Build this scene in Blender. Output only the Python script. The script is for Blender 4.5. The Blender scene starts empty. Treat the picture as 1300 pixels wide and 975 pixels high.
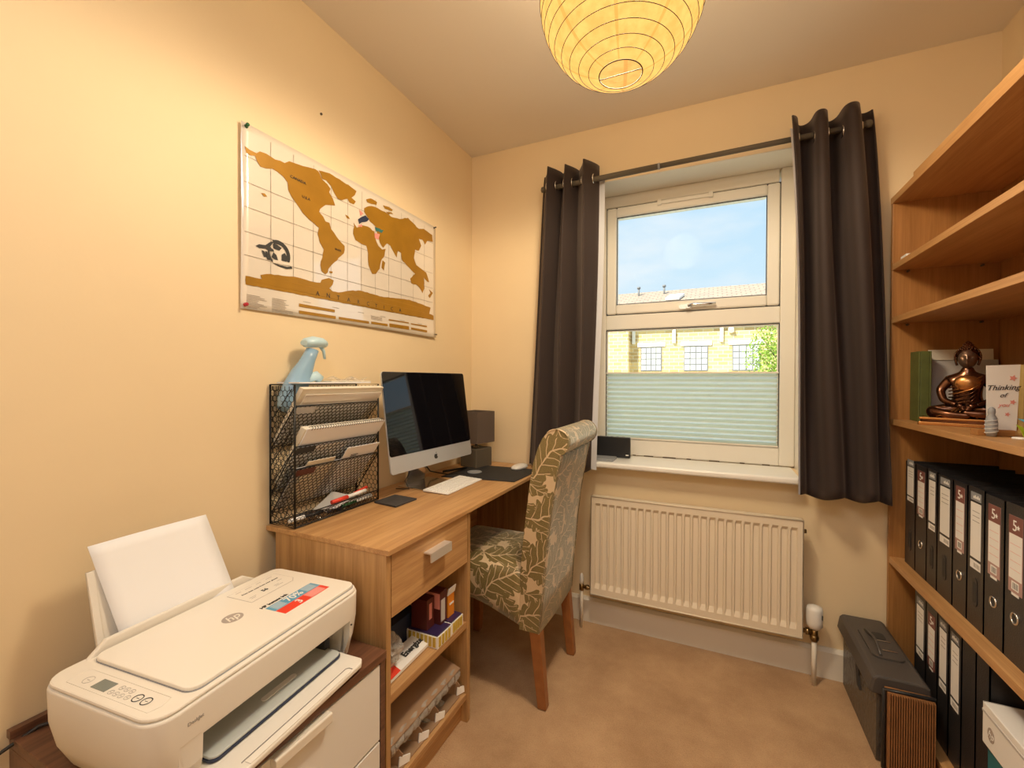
import bpy, bmesh, math, random
from mathutils import Vector, Matrix, noise
random.seed(7)
S = bpy.context.scene
PI = math.pi

# ------------------------------------------------------------ camera
cam_d = bpy.data.cameras.new('camera'); cam = bpy.data.objects.new('camera', cam_d); S.collection.objects.link(cam)
R_ = Vector((0.90860261, 0.41764462, 0.0037777)); U_ = Vector((-0.00750359, 0.00727962, 0.99994535)); F_ = Vector((-0.41759429, 0.9085813, -0.00974811))
cam.matrix_world = Matrix(((R_.x, U_.x, -F_.x, 1.2134), (R_.y, U_.y, -F_.y, -2.1021), (R_.z, U_.z, -F_.z, 1.1795), (0, 0, 0, 1)))
cam_d.sensor_fit = 'HORIZONTAL'; cam_d.sensor_width = 36; cam_d.lens = 36 * 554.537 / 1300; cam_d.clip_start = 0.02; cam_d.clip_end = 200
S.camera = cam
# ------------------------------------------------------------ sky, sun, exposure
S.view_settings.view_transform = 'Standard'; S.view_settings.look = 'None'; S.view_settings.gamma = 1; S.view_settings.use_curve_mapping = False
S.view_settings.exposure = 0.0
SKY_STRENGTH = 1.6
SUN_STRENGTH = 8.0
LAMP_STRENGTH = 1.45
BULB_WATTS = 180
FILL_WATTS = 14
wd = bpy.data.worlds.new('sky'); S.world = wd; wd.use_nodes = True
nt = wd.node_tree; nt.nodes.clear()
tc = nt.nodes.new('ShaderNodeTexCoord'); sp = nt.nodes.new('ShaderNodeSeparateXYZ'); nt.links.new(tc.outputs['Generated'], sp.inputs[0])
rp = nt.nodes.new('ShaderNodeValToRGB'); nt.links.new(sp.outputs['Z'], rp.inputs[0])
rp.color_ramp.elements[0].position = 0.0; rp.color_ramp.elements[0].color = (.50, .60, .66, 1)
rp.color_ramp.elements[1].position = 0.75; rp.color_ramp.elements[1].color = (.34, .52, .78, 1)
e_ = rp.color_ramp.elements.new(0.32); e_.color = (.38, .53, .66, 1)
mpn = nt.nodes.new('ShaderNodeMapping'); mpn.inputs['Scale'].default_value = (2.2, 2.2, 6); nt.links.new(tc.outputs['Generated'], mpn.inputs[0])
nz = nt.nodes.new('ShaderNodeTexNoise'); nz.inputs['Scale'].default_value = 1.6; nz.inputs['Detail'].default_value = 6; nt.links.new(mpn.outputs[0], nz.inputs['Vector'])
cr = nt.nodes.new('ShaderNodeValToRGB'); cr.color_ramp.elements[0].position = .48; cr.color_ramp.elements[1].position = .75; nt.links.new(nz.outputs['Fac'], cr.inputs[0])
mx = nt.nodes.new('ShaderNodeMixRGB'); nt.links.new(cr.outputs[0], mx.inputs[0]); nt.links.new(rp.outputs[0], mx.inputs[1]); mx.inputs[2].default_value = (.58, .62, .66, 1)
bg = nt.nodes.new('ShaderNodeBackground'); bg.inputs[1].default_value = SKY_STRENGTH; nt.links.new(mx.outputs[0], bg.inputs[0])
wo = nt.nodes.new('ShaderNodeOutputWorld'); nt.links.new(bg.outputs[0], wo.inputs[0])
sd = bpy.data.lights.new('sun', 'SUN'); sd.energy = SUN_STRENGTH; sd.angle = math.radians(.6); sd.color = (1, .94, .82)
sun = bpy.data.objects.new('sun', sd); S.collection.objects.link(sun); sun.rotation_euler = (math.radians(48), 0, math.radians(-28))

# unseen fill light added under the ceiling, behind the camera
ad = bpy.data.lights.new('added fill light', 'AREA'); ad.shape = 'RECTANGLE'; ad.size = 1.3; ad.size_y = .55; ad.energy = FILL_WATTS; ad.color = (.90, .95, 1.0)
al = bpy.data.objects.new('added fill light', ad); S.collection.objects.link(al); al.location = (1.05, -2.38, 2.352); al.rotation_euler = (math.radians(12), 0, 0)

# ------------------------------------------------------------ materials
MATS = {}
def srgb(r, g, b):
    f = lambda c: (c / 255 / 12.92) if c / 255 <= .04045 else ((c / 255 + .055) / 1.055) ** 2.4
    return (f(r), f(g), f(b), 1)
class N:
    """tiny node helper"""
    def __init__(s, name):
        s.m = bpy.data.materials.new(name); s.m.use_nodes = True; s.t = s.m.node_tree
        s.b = s.t.nodes['Principled BSDF']; s.o = s.t.nodes['Material Output']; MATS[name] = s.m
    def n(s, typ, **k):
        x = s.t.nodes.new('ShaderNode' + typ)
        for a, v in k.items():
            if hasattr(x, a): setattr(x, a, v)
            else: x.inputs[a].default_value = v
        return x
    def l(s, a, b): s.t.links.new(a, b)
    def math(s, op, a, b=None, c=None):
        x = s.t.nodes.new('ShaderNodeMath'); x.operation = op
        for i, v in enumerate((a, b, c)):
            if v is None: continue
            if isinstance(v, (int, float)): x.inputs[i].default_value = v
            else: s.l(v, x.inputs[i])
        return x.outputs[0]
def P(name, col, rough=.5, metal=0, var=0, vscale=20, bump=0, bscale=200, **k):
    q = N(name); b = q.b; b.inputs['Roughness'].default_value = rough; b.inputs['Metallic'].default_value = metal
    b.inputs['Base Color'].default_value = col
    for a, v in k.items(): b.inputs[a.replace('_', ' ')].default_value = v
    co = q.n('TexCoord')
    if var:
        nz = q.n('TexNoise', Scale=vscale, Detail=4.0); q.l(co.outputs['Object'], nz.inputs['Vector'])
        r = q.n('ValToRGB'); r.color_ramp.elements[0].position = .3; r.color_ramp.elements[1].position = .7
        r.color_ramp.elements[0].color = tuple(c * (1 - var) for c in col[:3]) + (1,); r.color_ramp.elements[1].color = tuple(min(1, c * (1 + var)) for c in col[:3]) + (1,)
        q.l(nz.outputs['Fac'], r.inputs[0]); q.l(r.outputs[0], b.inputs['Base Color'])
    if bump:
        nz = q.n('TexNoise', Scale=bscale, Detail=3.0); q.l(co.outputs['Object'], nz.inputs['Vector'])
        bp = q.n('Bump', Strength=bump, Distance=.002); q.l(nz.outputs['Fac'], bp.inputs['Height']); q.l(bp.outputs[0], b.inputs['Normal'])
    return q.m
def WOOD(name, c1, c2, axis='y', rough=.35, fine=60):
    q = N(name); b = q.b; co = q.n('TexCoord'); mp = q.n('Mapping'); q.l(co.outputs['Object'], mp.inputs[0])
    sc = {'x': (1.2, 22, 22), 'y': (22, 1.2, 22), 'z': (22, 22, 1.2)}[axis]; mp.inputs['Scale'].default_value = sc
    n1 = q.n('TexNoise', Scale=2.0, Detail=6.0, Roughness=.6, Distortion=.6); q.l(mp.outputs[0], n1.inputs['Vector'])
    mp2 = q.n('Mapping'); q.l(co.outputs['Object'], mp2.inputs[0]); mp2.inputs['Scale'].default_value = tuple(v * 6 if v > 2 else v * 3 for v in sc)
    n2 = q.n('TexNoise', Scale=2.0, Detail=3.0); q.l(mp2.outputs[0], n2.inputs['Vector'])
    f = q.math('ADD', q.math('MULTIPLY', n1.outputs['Fac'], .65), q.math('MULTIPLY', n2.outputs['Fac'], .35))
    r = q.n('ValToRGB'); r.color_ramp.elements[0].position = .36; r.color_ramp.elements[1].position = .62
    r.color_ramp.elements[0].color = c1; r.color_ramp.elements[1].color = c2; q.l(f, r.inputs[0]); q.l(r.outputs[0], b.inputs['Base Color'])
    b.inputs['Roughness'].default_value = rough
    bp = q.n('Bump', Strength=.08, Distance=.001); q.l(f, bp.inputs['Height']); q.l(bp.outputs[0], b.inputs['Normal'])
    return q.m
P('wall paint', (.85, .68, .44, 1), .55, var=.02, vscale=3, bump=.12, bscale=60)
P('ceiling paint', (.84, .77, .69, 1), .8, bump=.08, bscale=70)
P('white gloss', (.80, .74, .64, 1), .3)
P('upvc', (.84, .80, .72, 1), .28)
P('upvc dark gasket', (.06, .06, .06, 1), .5)
P('sill paint', (.86, .84, .80, 1), .35)
P('dirt', (.12, .09, .06, 1), .9)
P('radiator enamel', (.80, .70, .55, 1), .35)
P('brass', (.32, .22, .10, 1), .3, 1.0)
P('chrome', (.75, .73, .70, 1), .18, 1.0)
P('brushed aluminium', (.86, .86, .86, 1), .42, .8)
P('stand metal', (.80, .80, .80, 1), .16, 1.0)
P('imac aluminium', (.74, .76, .79, 1), .38, .6)
P('white plastic', (.80, .78, .74, 1), .35)
P('flex dark', (.02, .018, .015, 1), .7)
P('printer plastic', (.80, .75, .67, 1), .42, var=.015, vscale=6, bump=.03, bscale=900)
P('printer lid plastic', (.84, .79, .71, 1), .3)
P('printer tray grey', (.55, .58, .56, 1), .35)
P('printer dark slot', (.03, .03, .035, 1), .5)
P('logo grey', (.42, .36, .32, 1), .4)
P('print black', (.03, .03, .03, 1), .6)
P('print grey', (.35, .32, .3, 1), .6)
P('print blue', (.11, .34, .52, 1), .4)
P('print red', (.80, .06, .03, 1), .4)
P('print white', (.88, .86, .83, 1), .5)
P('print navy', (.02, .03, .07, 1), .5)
P('print pink', (.78, .30, .26, 1), .5)
P('print teal', (.03, .16, .15, 1), .5)
P('lcd', (.20, .22, .19, 1), .15)
P('paper white', (.90, .90, .92, 1), .7)
P('paper cream', (.80, .74, .62, 1), .7)
P('paper grey', (.55, .53, .52, 1), .7)
P('black glass', (.004, .004, .006, 1), .04)
P('black plastic', (.018, .018, .02, 1), .4)
P('black wire', (.012, .012, .012, 1), .35, .3)
P('dark rubber', (.02, .02, .022, 1), .7, var=.2, bump=.2, bscale=400)
P('slate', (.045, .043, .045, 1), .6, var=.3, vscale=60)
P('lamp shade fabric', (.13, .095, .075, 1), .85, bump=.3, bscale=500)
P('lamp base faux suede', (.11, .09, .065, 1), .7, bump=.3, bscale=300)
P('poster paper', (.82, .74, .64, 1), .3, Coat_Weight=1.0, Coat_Roughness=.04, Coat_IOR=2.0)
P('map gold', (.42, .21, .02, 1), .3, .25, var=.08, vscale=12)
P('map line', (.30, .25, .20, 1), .5)
P('grey plastic', (.30, .31, .33, 1), .45)
P('card brown', (.34, .21, .12, 1), .8, var=.06, vscale=8)
P('binder black', (.016, .015, .017, 1), .42, var=.25, vscale=90, bump=.25, bscale=300)
P('binder spine sheen', (.03, .027, .027, 1), .35, bump=.35, bscale=350)
P('label red', (.22, .085, .07, 1), .5)
P('label pink', (.48, .30, .27, 1), .5)
P('gold box', (.50, .36, .14, 1), .45, var=.3, vscale=5)
P('green cover', (.10, .12, .03, 1), .6, var=.2)
P('teal card', (.02, .16, .19, 1), .5)
P('bronze', (.16, .075, .045, 1), .22, .95, var=.5, vscale=14)
P('bronze face', (.30, .20, .15, 1), .32, .8)
P('bronze gold', (.55, .27, .10, 1), .25, .9)
P('leg wood', (.32, .12, .035, 1), .35, var=.12, vscale=30)
P('storage lid grey', (.075, .065, .060, 1), .45, bump=.1, bscale=200)
P('storage body grey', (.055, .046, .038, 1), .30)
P('rib brown', (.30, .13, .045, 1), .6, var=.15, vscale=30)
P('spray blue', (.36, .58, .80, 1), .25, Transmission_Weight=.25)
P('spray pale blue', (.55, .76, .86, 1), .3)
P('orange card', (.75, .26, .02, 1), .4)
P('maroon card', (.10, .02, .015, 1), .35)
P('yellow card', (.60, .42, .06, 1), .4)
P('purple card', (.035, .02, .075, 1), .3)
P('lime', (.45, .62, .04, 1), .3); P('blue facet', (.02, .22, .60, 1), .3); P('green facet', (.03, .35, .16, 1), .3); P('sky facet', (.10, .45, .65, 1), .3)
P('pin green', (.02, .13, .04, 1), .3); P('pin red', (.5, .02, .04, 1), .3)
P('cable black', (.02, .016, .014, 1), .5)
P('lining', (.70, .72, .78, 1), .8)
WOOD('oak y', (.40, .20, .075, 1), (.60, .35, .15, 1), 'y', .38)
WOOD('oak z', (.36, .19, .07, 1), (.55, .32, .13, 1), 'z', .42)
WOOD('oak x', (.38, .19, .07, 1), (.57, .33, .14, 1), 'x', .42)
WOOD('walnut y', (.085, .035, .02, 1), (.19, .085, .045, 1), 'y', .32)
WOOD('beech y', (.44, .22, .08, 1), (.58, .32, .13, 1), 'y', .4)
WOOD('beech z', (.33, .145, .04, 1), (.45, .21, .065, 1), 'z', .45)
WOOD('beech x', (.33, .145, .04, 1), (.45, .21, .065, 1), 'x', .45)

# carpet
q = N('carpet'); co = q.n('TexCoord')
n1 = q.n('TexNoise', Scale=4.5, Detail=5.0, Roughness=.65); q.l(co.outputs['Object'], n1.inputs['Vector'])
n2 = q.n('TexNoise', Scale=260.0, Detail=2.0); q.l(co.outputs['Object'], n2.inputs['Vector'])
f = q.math('ADD', q.math('MULTIPLY', n1.outputs['Fac'], .7), q.math('MULTIPLY', n2.outputs['Fac'], .3))
r = q.n('ValToRGB'); r.color_ramp.elements[0].position = .38; r.color_ramp.elements[1].position = .62
r.color_ramp.elements[0].color = (.42, .25, .13, 1); r.color_ramp.elements[1].color = (.58, .37, .205, 1); q.l(f, r.inputs[0]); q.l(r.outputs[0], q.b.inputs['Base Color'])
q.b.inputs['Roughness'].default_value = .95
bpn = q.n('Bump', Strength=.8, Distance=.006); q.l(n2.outputs['Fac'], bpn.inputs['Height']); q.l(bpn.outputs[0], q.b.inputs['Normal'])
# glass pane / clear film: transparent with a fresnel reflection
def GLASS(name, tint, refl=.9, haze=0.0):
    q = N(name); tr = q.n('BsdfTransparent'); tr.inputs[0].default_value = tint
    gl = q.n('BsdfGlossy'); gl.inputs['Roughness'].default_value = .02 + haze; fr = q.n('Fresnel'); fr.inputs[0].default_value = 1.45
    ms = q.n('MixShader'); q.l(q.math('MULTIPLY', fr.outputs[0], refl), ms.inputs[0]); q.l(tr.outputs[0], ms.inputs[1]); q.l(gl.outputs[0], ms.inputs[2])
    q.l(ms.outputs[0], q.o.inputs[0]); return q
GLASS('window glass', (.97, .98, .97, 1), .02)
def FILM(name, col, opac, rough=.12):
    q = N(name); tr = q.n('BsdfTransparent'); q.b.inputs['Base Color'].default_value = col; q.b.inputs['Roughness'].default_value = rough; q.b.inputs['Specular IOR Level'].default_value = 1
    nz = q.n('TexNoise', Scale=70.0, Detail=3.0); co = q.n('TexCoord'); q.l(co.outputs['Object'], nz.inputs['Vector'])
    bp = q.n('Bump', Strength=.9, Distance=.01); q.l(nz.outputs['Fac'], bp.inputs['Height']); q.l(bp.outputs[0], q.b.inputs['Normal'])
    ms = q.n('MixShader'); ms.inputs[0].default_value = opac; q.l(tr.outputs[0], ms.inputs[1]); q.l(q.b.outputs[0], ms.inputs[2]); q.l(ms.outputs[0], q.o.inputs[0])
FILM('clear film', (.7, .66, .6, 1), .42)
FILM('clear bulb', (.6, .57, .52, 1), .5, .05)
FILM('smoked plastic', (.10, .085, .07, 1), .82, .25)
# pleated blind: thin translucent fabric
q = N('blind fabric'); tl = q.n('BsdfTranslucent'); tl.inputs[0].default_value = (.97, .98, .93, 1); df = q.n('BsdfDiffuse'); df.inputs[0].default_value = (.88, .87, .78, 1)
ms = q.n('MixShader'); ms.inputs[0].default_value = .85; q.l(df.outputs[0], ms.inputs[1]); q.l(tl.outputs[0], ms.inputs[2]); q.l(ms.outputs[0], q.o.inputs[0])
q = N('blind fabric shaded'); tl = q.n('BsdfTranslucent'); tl.inputs[0].default_value = (.68, .73, .66, 1); df = q.n('BsdfDiffuse'); df.inputs[0].default_value = (.64, .66, .58, 1)  # darker copy of the fabric: pleat shade painted into alternate facets
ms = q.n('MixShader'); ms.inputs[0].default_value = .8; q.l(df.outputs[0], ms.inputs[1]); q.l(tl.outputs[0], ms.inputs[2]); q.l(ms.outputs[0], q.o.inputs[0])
# velvet curtain
q = N('curtain velvet'); q.b.inputs['Base Color'].default_value = (.034, .021, .018, 1); q.b.inputs['Roughness'].default_value = .8
q.b.inputs['Sheen Weight'].default_value = .3; q.b.inputs['Sheen Roughness'].default_value = .4; q.b.inputs['Sheen Tint'].default_value = (.75, .60, .52, 1)
co = q.n('TexCoord'); nz = q.n('TexNoise', Scale=220.0, Detail=2.0); q.l(co.outputs['Object'], nz.inputs['Vector']); bpn = q.n('Bump', Strength=.25, Distance=.002); q.l(nz.outputs['Fac'], bpn.inputs['Height']); q.l(bpn.outputs[0], q.b.inputs['Normal'])
# lantern paper: lit from within by its bulb, seams where the paper strips overlap
q = N('lantern paper'); co = q.n('TexCoord'); sx = q.n('SeparateXYZ'); q.l(co.outputs['Object'], sx.inputs[0])
ang = q.math('ARCTAN2', sx.outputs[1], sx.outputs[0]); fr_ = q.math('FRACT', q.math('ADD', q.math('MULTIPLY', ang, 8 / (2 * PI)), .35))
seam = q.math('LESS_THAN', q.math('ABSOLUTE', q.math('SUBTRACT', fr_, .5)), .035)
nz = q.n('TexNoise', Scale=45.0, Detail=5.0); q.l(co.outputs['Object'], nz.inputs['Vector'])
r = q.n('ValToRGB'); r.color_ramp.elements[0].position = .35; r.color_ramp.elements[1].position = .65; r.color_ramp.elements[0].color = (.86, .44, .10, 1); r.color_ramp.elements[1].color = (1.0, .55, .14, 1); q.l(nz.outputs['Fac'], r.inputs[0])
mxc = q.n('MixRGB'); q.l(q.math('MULTIPLY', seam, .55), mxc.inputs[0]); q.l(r.outputs[0], mxc.inputs[1]); mxc.inputs[2].default_value = (.80, .28, .04, 1)
em_ = q.n('Emission', Strength=LAMP_STRENGTH); q.l(mxc.outputs[0], em_.inputs[0]); tr_n = q.n('BsdfTransparent'); tr_n.inputs[0].default_value = (1, .95, .85, 1)   # thin paper: glows, and lets part of the bulb's light straight through
msl = q.n('MixShader'); msl.inputs[0].default_value = .78; q.l(tr_n.outputs[0], msl.inputs[1]); q.l(em_.outputs[0], msl.inputs[2]); q.l(msl.outputs[0], q.o.inputs[0])
P('wire hoop', (.035, .015, .005, 1), .9)
# leaf damask on the chair
def damask():
    q = N('leaf damask'); uv = q.n('UVMap'); s = q.n('SeparateXYZ'); q.l(uv.outputs[0], s.inputs[0]); M = q.math
    nzz = q.n('TexNoise', Scale=9.0, Detail=2.0); q.l(uv.outputs[0], nzz.inputs['Vector'])
    wob = M('MULTIPLY', M('SUBTRACT', nzz.outputs['Fac'], .5), .05)
    X0 = M('ADD', s.outputs[0], wob); Y0 = M('SUBTRACT', s.outputs[1], wob)
    def layer(w, h, ang, ox, oy, lobes):
        c, sn = math.cos(ang), math.sin(ang)
        x = M('ADD', M('ADD', M('MULTIPLY', X0, c), M('MULTIPLY', Y0, sn)), ox); y = M('ADD', M('SUBTRACT', M('MULTIPLY', Y0, c), M('MULTIPLY', X0, sn)), oy)
        yy = M('DIVIDE', y, h); iy = M('FLOOR', yy); px = M('ADD', M('DIVIDE', x, w), M('MULTIPLY', iy, .5))
        par = M('SUBTRACT', M('MULTIPLY', M('FLOORED_MODULO', iy, 2.0), 2), 1)
        t = M('FRACT', px); u = M('SUBTRACT', t, .5); v = M('MULTIPLY', M('SUBTRACT', M('FRACT', yy), .5), par)
        v = M('ADD', M('SUBTRACT', v, M('MULTIPLY', M('MULTIPLY', u, u), .9)), .10)
        a = M('ABSOLUTE', v)
        env = M('MULTIPLY', M('POWER', M('MAXIMUM', M('SINE', M('MULTIPLY', t, PI)), .0001), .55), .47)
        lob = M('ADD', M('MULTIPLY', M('ABSOLUTE', M('SINE', M('MULTIPLY', M('SUBTRACT', M('MULTIPLY', t, lobes), M('MULTIPLY', a, 1.6)), PI))), .36), .64)
        edge = M('MULTIPLY', env, lob)
        mask = M('LESS_THAN', a, edge)
        mid = M('LESS_THAN', a, .018)
        fv = M('FRACT', M('SUBTRACT', M('MULTIPLY', t, lobes), M('MULTIPLY', a, 4.2)))
        side = M('MULTIPLY', M('LESS_THAN', M('ABSOLUTE', M('SUBTRACT', fv, .5)), .055), M('LESS_THAN', a, M('MULTIPLY', edge, .82)))
        return M('MULTIPLY', mask, M('SUBTRACT', 1.0, M('MAXIMUM', mid, side))), mask
    l1, m1 = layer(.20, .15, .55, .03, .02, 6); l2, m2 = layer(.13, .10, -.75, .06, .045, 5)
    leaf = M('ADD', l1, M('MULTIPLY', M('SUBTRACT', 1.0, m1), l2))
    nz = q.n('TexNoise', Scale=420.0, Detail=2.0); q.l(uv.outputs[0], nz.inputs['Vector'])
    r = q.n('ValToRGB'); r.color_ramp.elements[0].color = (.10, .062, .012, 1); r.color_ramp.elements[1].color = (.26, .19, .05, 1); r.color_ramp.elements[0].position = .3; r.color_ramp.elements[1].position = .7; q.l(nz.outputs['Fac'], r.inputs[0])
    mxx = q.n('MixRGB'); q.l(leaf, mxx.inputs[0]); mxx.inputs[1].default_value = (.60, .43, .25, 1); q.l(r.outputs[0], mxx.inputs[2]); q.l(mxx.outputs[0], q.b.inputs['Base Color'])
    q.l(M('SUBTRACT', .58, M('MULTIPLY', leaf, .14)), q.b.inputs['Roughness'])
    q.b.inputs['Sheen Weight'].default_value = .6; q.b.inputs['Sheen Roughness'].default_value = .45; q.b.inputs['Sheen Tint'].default_value = (.95, 1, .92, 1); q.b.inputs['Specular IOR Level'].default_value = .9
    bp = q.n('Bump', Strength=.5, Distance=.003); q.l(M('ADD', leaf, M('MULTIPLY', nz.outputs['Fac'], .6)), bp.inputs['Height']); q.l(bp.outputs[0], q.b.inputs['Normal'])
damask()
# stone of the building across the way, roof slates
q = N('sandstone'); co = q.n('TexCoord'); mp = q.n('Mapping'); mp.inputs['Rotation'].default_value = (PI / 2, 0, 0); q.l(co.outputs['Object'], mp.inputs[0])
br = q.n('TexBrick', Scale=1.0); br.inputs['Brick Width'].default_value = .42; br.inputs['Row Height'].default_value = .17; br.inputs['Mortar Size'].default_value = .018
br.inputs['Color1'].default_value = (.80, .61, .28, 1); br.inputs['Color2'].default_value = (.52, .36, .16, 1); br.inputs['Mortar'].default_value = (.70, .62, .44, 1); q.l(mp.outputs[0], br.inputs['Vector'])
q.l(br.outputs['Color'], q.b.inputs['Base Color']); q.b.inputs['Roughness'].default_value = .9
q = N('roof slate'); co = q.n('TexCoord'); br = q.n('TexBrick', Scale=1.0); br.inputs['Brick Width'].default_value = .4; br.inputs['Row Height'].default_value = .28; br.inputs['Mortar Size'].default_value = .03
br.inputs['Color1'].default_value = (.50, .38, .27, 1); br.inputs['Color2'].default_value = (.42, .32, .24, 1); br.inputs['Mortar'].default_value = (.30, .23, .17, 1); q.l(co.outputs['Object'], br.inputs['Vector']); q.l(br.outputs['Color'], q.b.inputs['Base Color']); q.b.inputs['Roughness'].default_value = .9
P('outside pane', (.75, .76, .75, 1), .3); P('outside frame', (.22, .22, .22, 1), .6); P('outside white', (.85, .85, .82, 1), .5); P('grass', (.62, .62, .46, 1), .9, var=.15, vscale=2)
P('leaf green', (.28, .42, .05, 1), .7, var=.3, vscale=3); P('bark', (.12, .09, .06, 1), .9)

# ------------------------------------------------------------ mesh helpers
class B:
    def __init__(s): s.bm = bmesh.new(); s.mats = []
    def mi(s, m):
        if m not in s.mats: s.mats.append(m)
        return s.mats.index(m)
    def face(s, vs, m, smooth=False):
        try: f = s.bm.faces.new(vs)
        except ValueError: return None
        f.material_index = s.mi(m); f.smooth = smooth; return f
    def box(s, x0, x1, y0, y1, z0, z1, m, T=None):
        v = [Vector((x, y, z)) for z in (z0, z1) for y in (y0, y1) for x in (x0, x1)]
        if T is not None: v = [T @ p for p in v]
        v = [s.bm.verts.new(p) for p in v]
        for a in ((0, 2, 3, 1), (4, 5, 7, 6), (0, 1, 5, 4), (2, 6, 7, 3), (0, 4, 6, 2), (1, 3, 7, 5)): s.face([v[i] for i in a], m)
        return s
    def rbox(s, x0, x1, y0, y1, z0, z1, r, m, seg=4, T=None, axis='z'):
        """box with rounded corners, extruded along axis, closed"""
        if axis == 'z': a0, a1, b0, b1, c0, c1 = x0, x1, y0, y1, z0, z1; f = lambda a, b, c: Vector((a, b, c))
        elif axis == 'x': a0, a1, b0, b1, c0, c1 = y0, y1, z0, z1, x0, x1; f = lambda a, b, c: Vector((c, a, b))
        else: a0, a1, b0, b1, c0, c1 = z0, z1, x0, x1, y0, y1; f = lambda a, b, c: Vector((b, c, a))
        pts = []
        for cx, cy, st in ((a1 - r, b1 - r, 0), (a0 + r, b1 - r, 1), (a0 + r, b0 + r, 2), (a1 - r, b0 + r, 3)):
            for i in range(seg + 1):
                t = (st + i / seg) * PI / 2; pts.append((cx + r * math.cos(t), cy + r * math.sin(t)))
        return s.prism([f(a, b, c0) for a, b in pts], f(0, 0, c1 - c0) - f(0, 0, 0), m, T)
    def prism(s, pts, vec, m, T=None, smooth=False):
        pts = [Vector(p) for p in pts]; vec = Vector(vec)
        a = [p if T is None else T @ p for p in pts]; b = [(p + vec) if T is None else T @ (p + vec) for p in pts]
        a = [s.bm.verts.new(p) for p in a]; b = [s.bm.verts.new(p) for p in b]; n = len(a)
        s.face(list(reversed(a)), m); s.face(b, m)
        for i in range(n): s.face([a[i], a[(i + 1) % n], b[(i + 1) % n], b[i]], m, smooth)
        return s
    def tube(s, pts, r, m, seg=8, closed=False, cap=True):
        pts = [Vector(p) for p in pts]; n = len(pts); rings = []; up = None
        for i, p in enumerate(pts):
            d = (pts[(i + 1) % n] - pts[i - 1]) if closed else (pts[min(i + 1, n - 1)] - pts[max(i - 1, 0)])
            if d.length < 1e-9: d = Vector((0, 0, 1))
            d.normalize()
            if up is None: up = Vector((0, 0, 1)) if abs(d.z) < .9 else Vector((1, 0, 0))
            a = d.cross(up)
            if a.length < 1e-4: a = d.cross(Vector((0, 1, 0)) if abs(d.y) < .9 else Vector((1, 0, 0)))
            a.normalize(); b = d.cross(a); up = -b if b.dot(up) < 0 else b
            a = d.cross(up).normalized(); b = d.cross(a)
            rr = r[i] if isinstance(r, (list, tuple)) else r
            rings.append([s.bm.verts.new(p + a * rr * math.cos(t) + b * rr * math.sin(t)) for t in [2 * PI * k / seg for k in range(seg)]])
        for i in range(n if closed else n - 1):
            A, C = rings[i], rings[(i + 1) % n]
            for k in range(seg): s.face([A[k], A[(k + 1) % seg], C[(k + 1) % seg], C[k]], m, seg > 4)
        if cap and not closed: s.face(list(reversed(rings[0])), m); s.face(rings[-1], m)
        return s
    def cyl(s, p0, p1, r, m, seg=20): return s.tube([p0, p1], r, m, seg)
    def lathe(s, prof, c, m, seg=32, T=None):
        """prof: (r, z) list"""
        rings = []
        for r, z in prof:
            ring = []
            for k in range(seg):
                t = 2 * PI * k / seg; p = Vector((c[0] + r * math.cos(t), c[1] + r * math.sin(t), c[2] + z)); ring.append(s.bm.verts.new(p if T is None else T @ p))
            rings.append(ring)
        for A, C in zip(rings, rings[1:]):
            for k in range(seg): s.face([A[k], A[(k + 1) % seg], C[(k + 1) % seg], C[k]], m, True)
        if prof[0][0] > 1e-4: s.face(list(reversed(rings[0])), m)
        if prof[-1][0] > 1e-4: s.face(rings[-1], m)
        return s
    def poly(s, pts, m): s.face([s.bm.verts.new(Vector(p)) for p in pts], m); return s
    def grid(s, fn, nu, nv, m, smooth=True):
        V = [[s.bm.verts.new(Vector(fn(i / nu, j / nv))) for j in range(nv + 1)] for i in range(nu + 1)]
        for i in range(nu):
            for j in range(nv): s.face([V[i][j], V[i + 1][j], V[i + 1][j + 1], V[i][j + 1]], m, smooth)
        return s
    def hexnet(s, fn, W, H, cell, r, m):
        """chicken wire: honeycomb of thin wires over a W x H panel, fn(a, b) -> point"""
        dx = cell * math.sqrt(3) / 2; dy = cell * .75; segs = set()
        key = lambda p: (round(p[0], 5), round(p[1], 5)); nx = int(W / dx) + 2; ny = int(H / dy) + 2
        for j in range(-1, ny):
            for i in range(-1, nx):
                cx = i * dx + (dx / 2 if j % 2 else 0); cy = j * dy
                pp = [(cx + cell / 2 * math.sin(k * PI / 3), cy + cell / 2 * math.cos(k * PI / 3)) for k in range(6)]
                for k in range(6):
                    a, b = key(pp[k]), key(pp[(k + 1) % 6]); segs.add((min(a, b), max(a, b)))
        for a, b in segs:
            if not all(0 <= p[0] <= W and 0 <= p[1] <= H for p in (a, b)): continue
            s.tube([fn(*a), fn(*b)], r, m, 3, cap=False)
        return s
WM = {}
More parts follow.
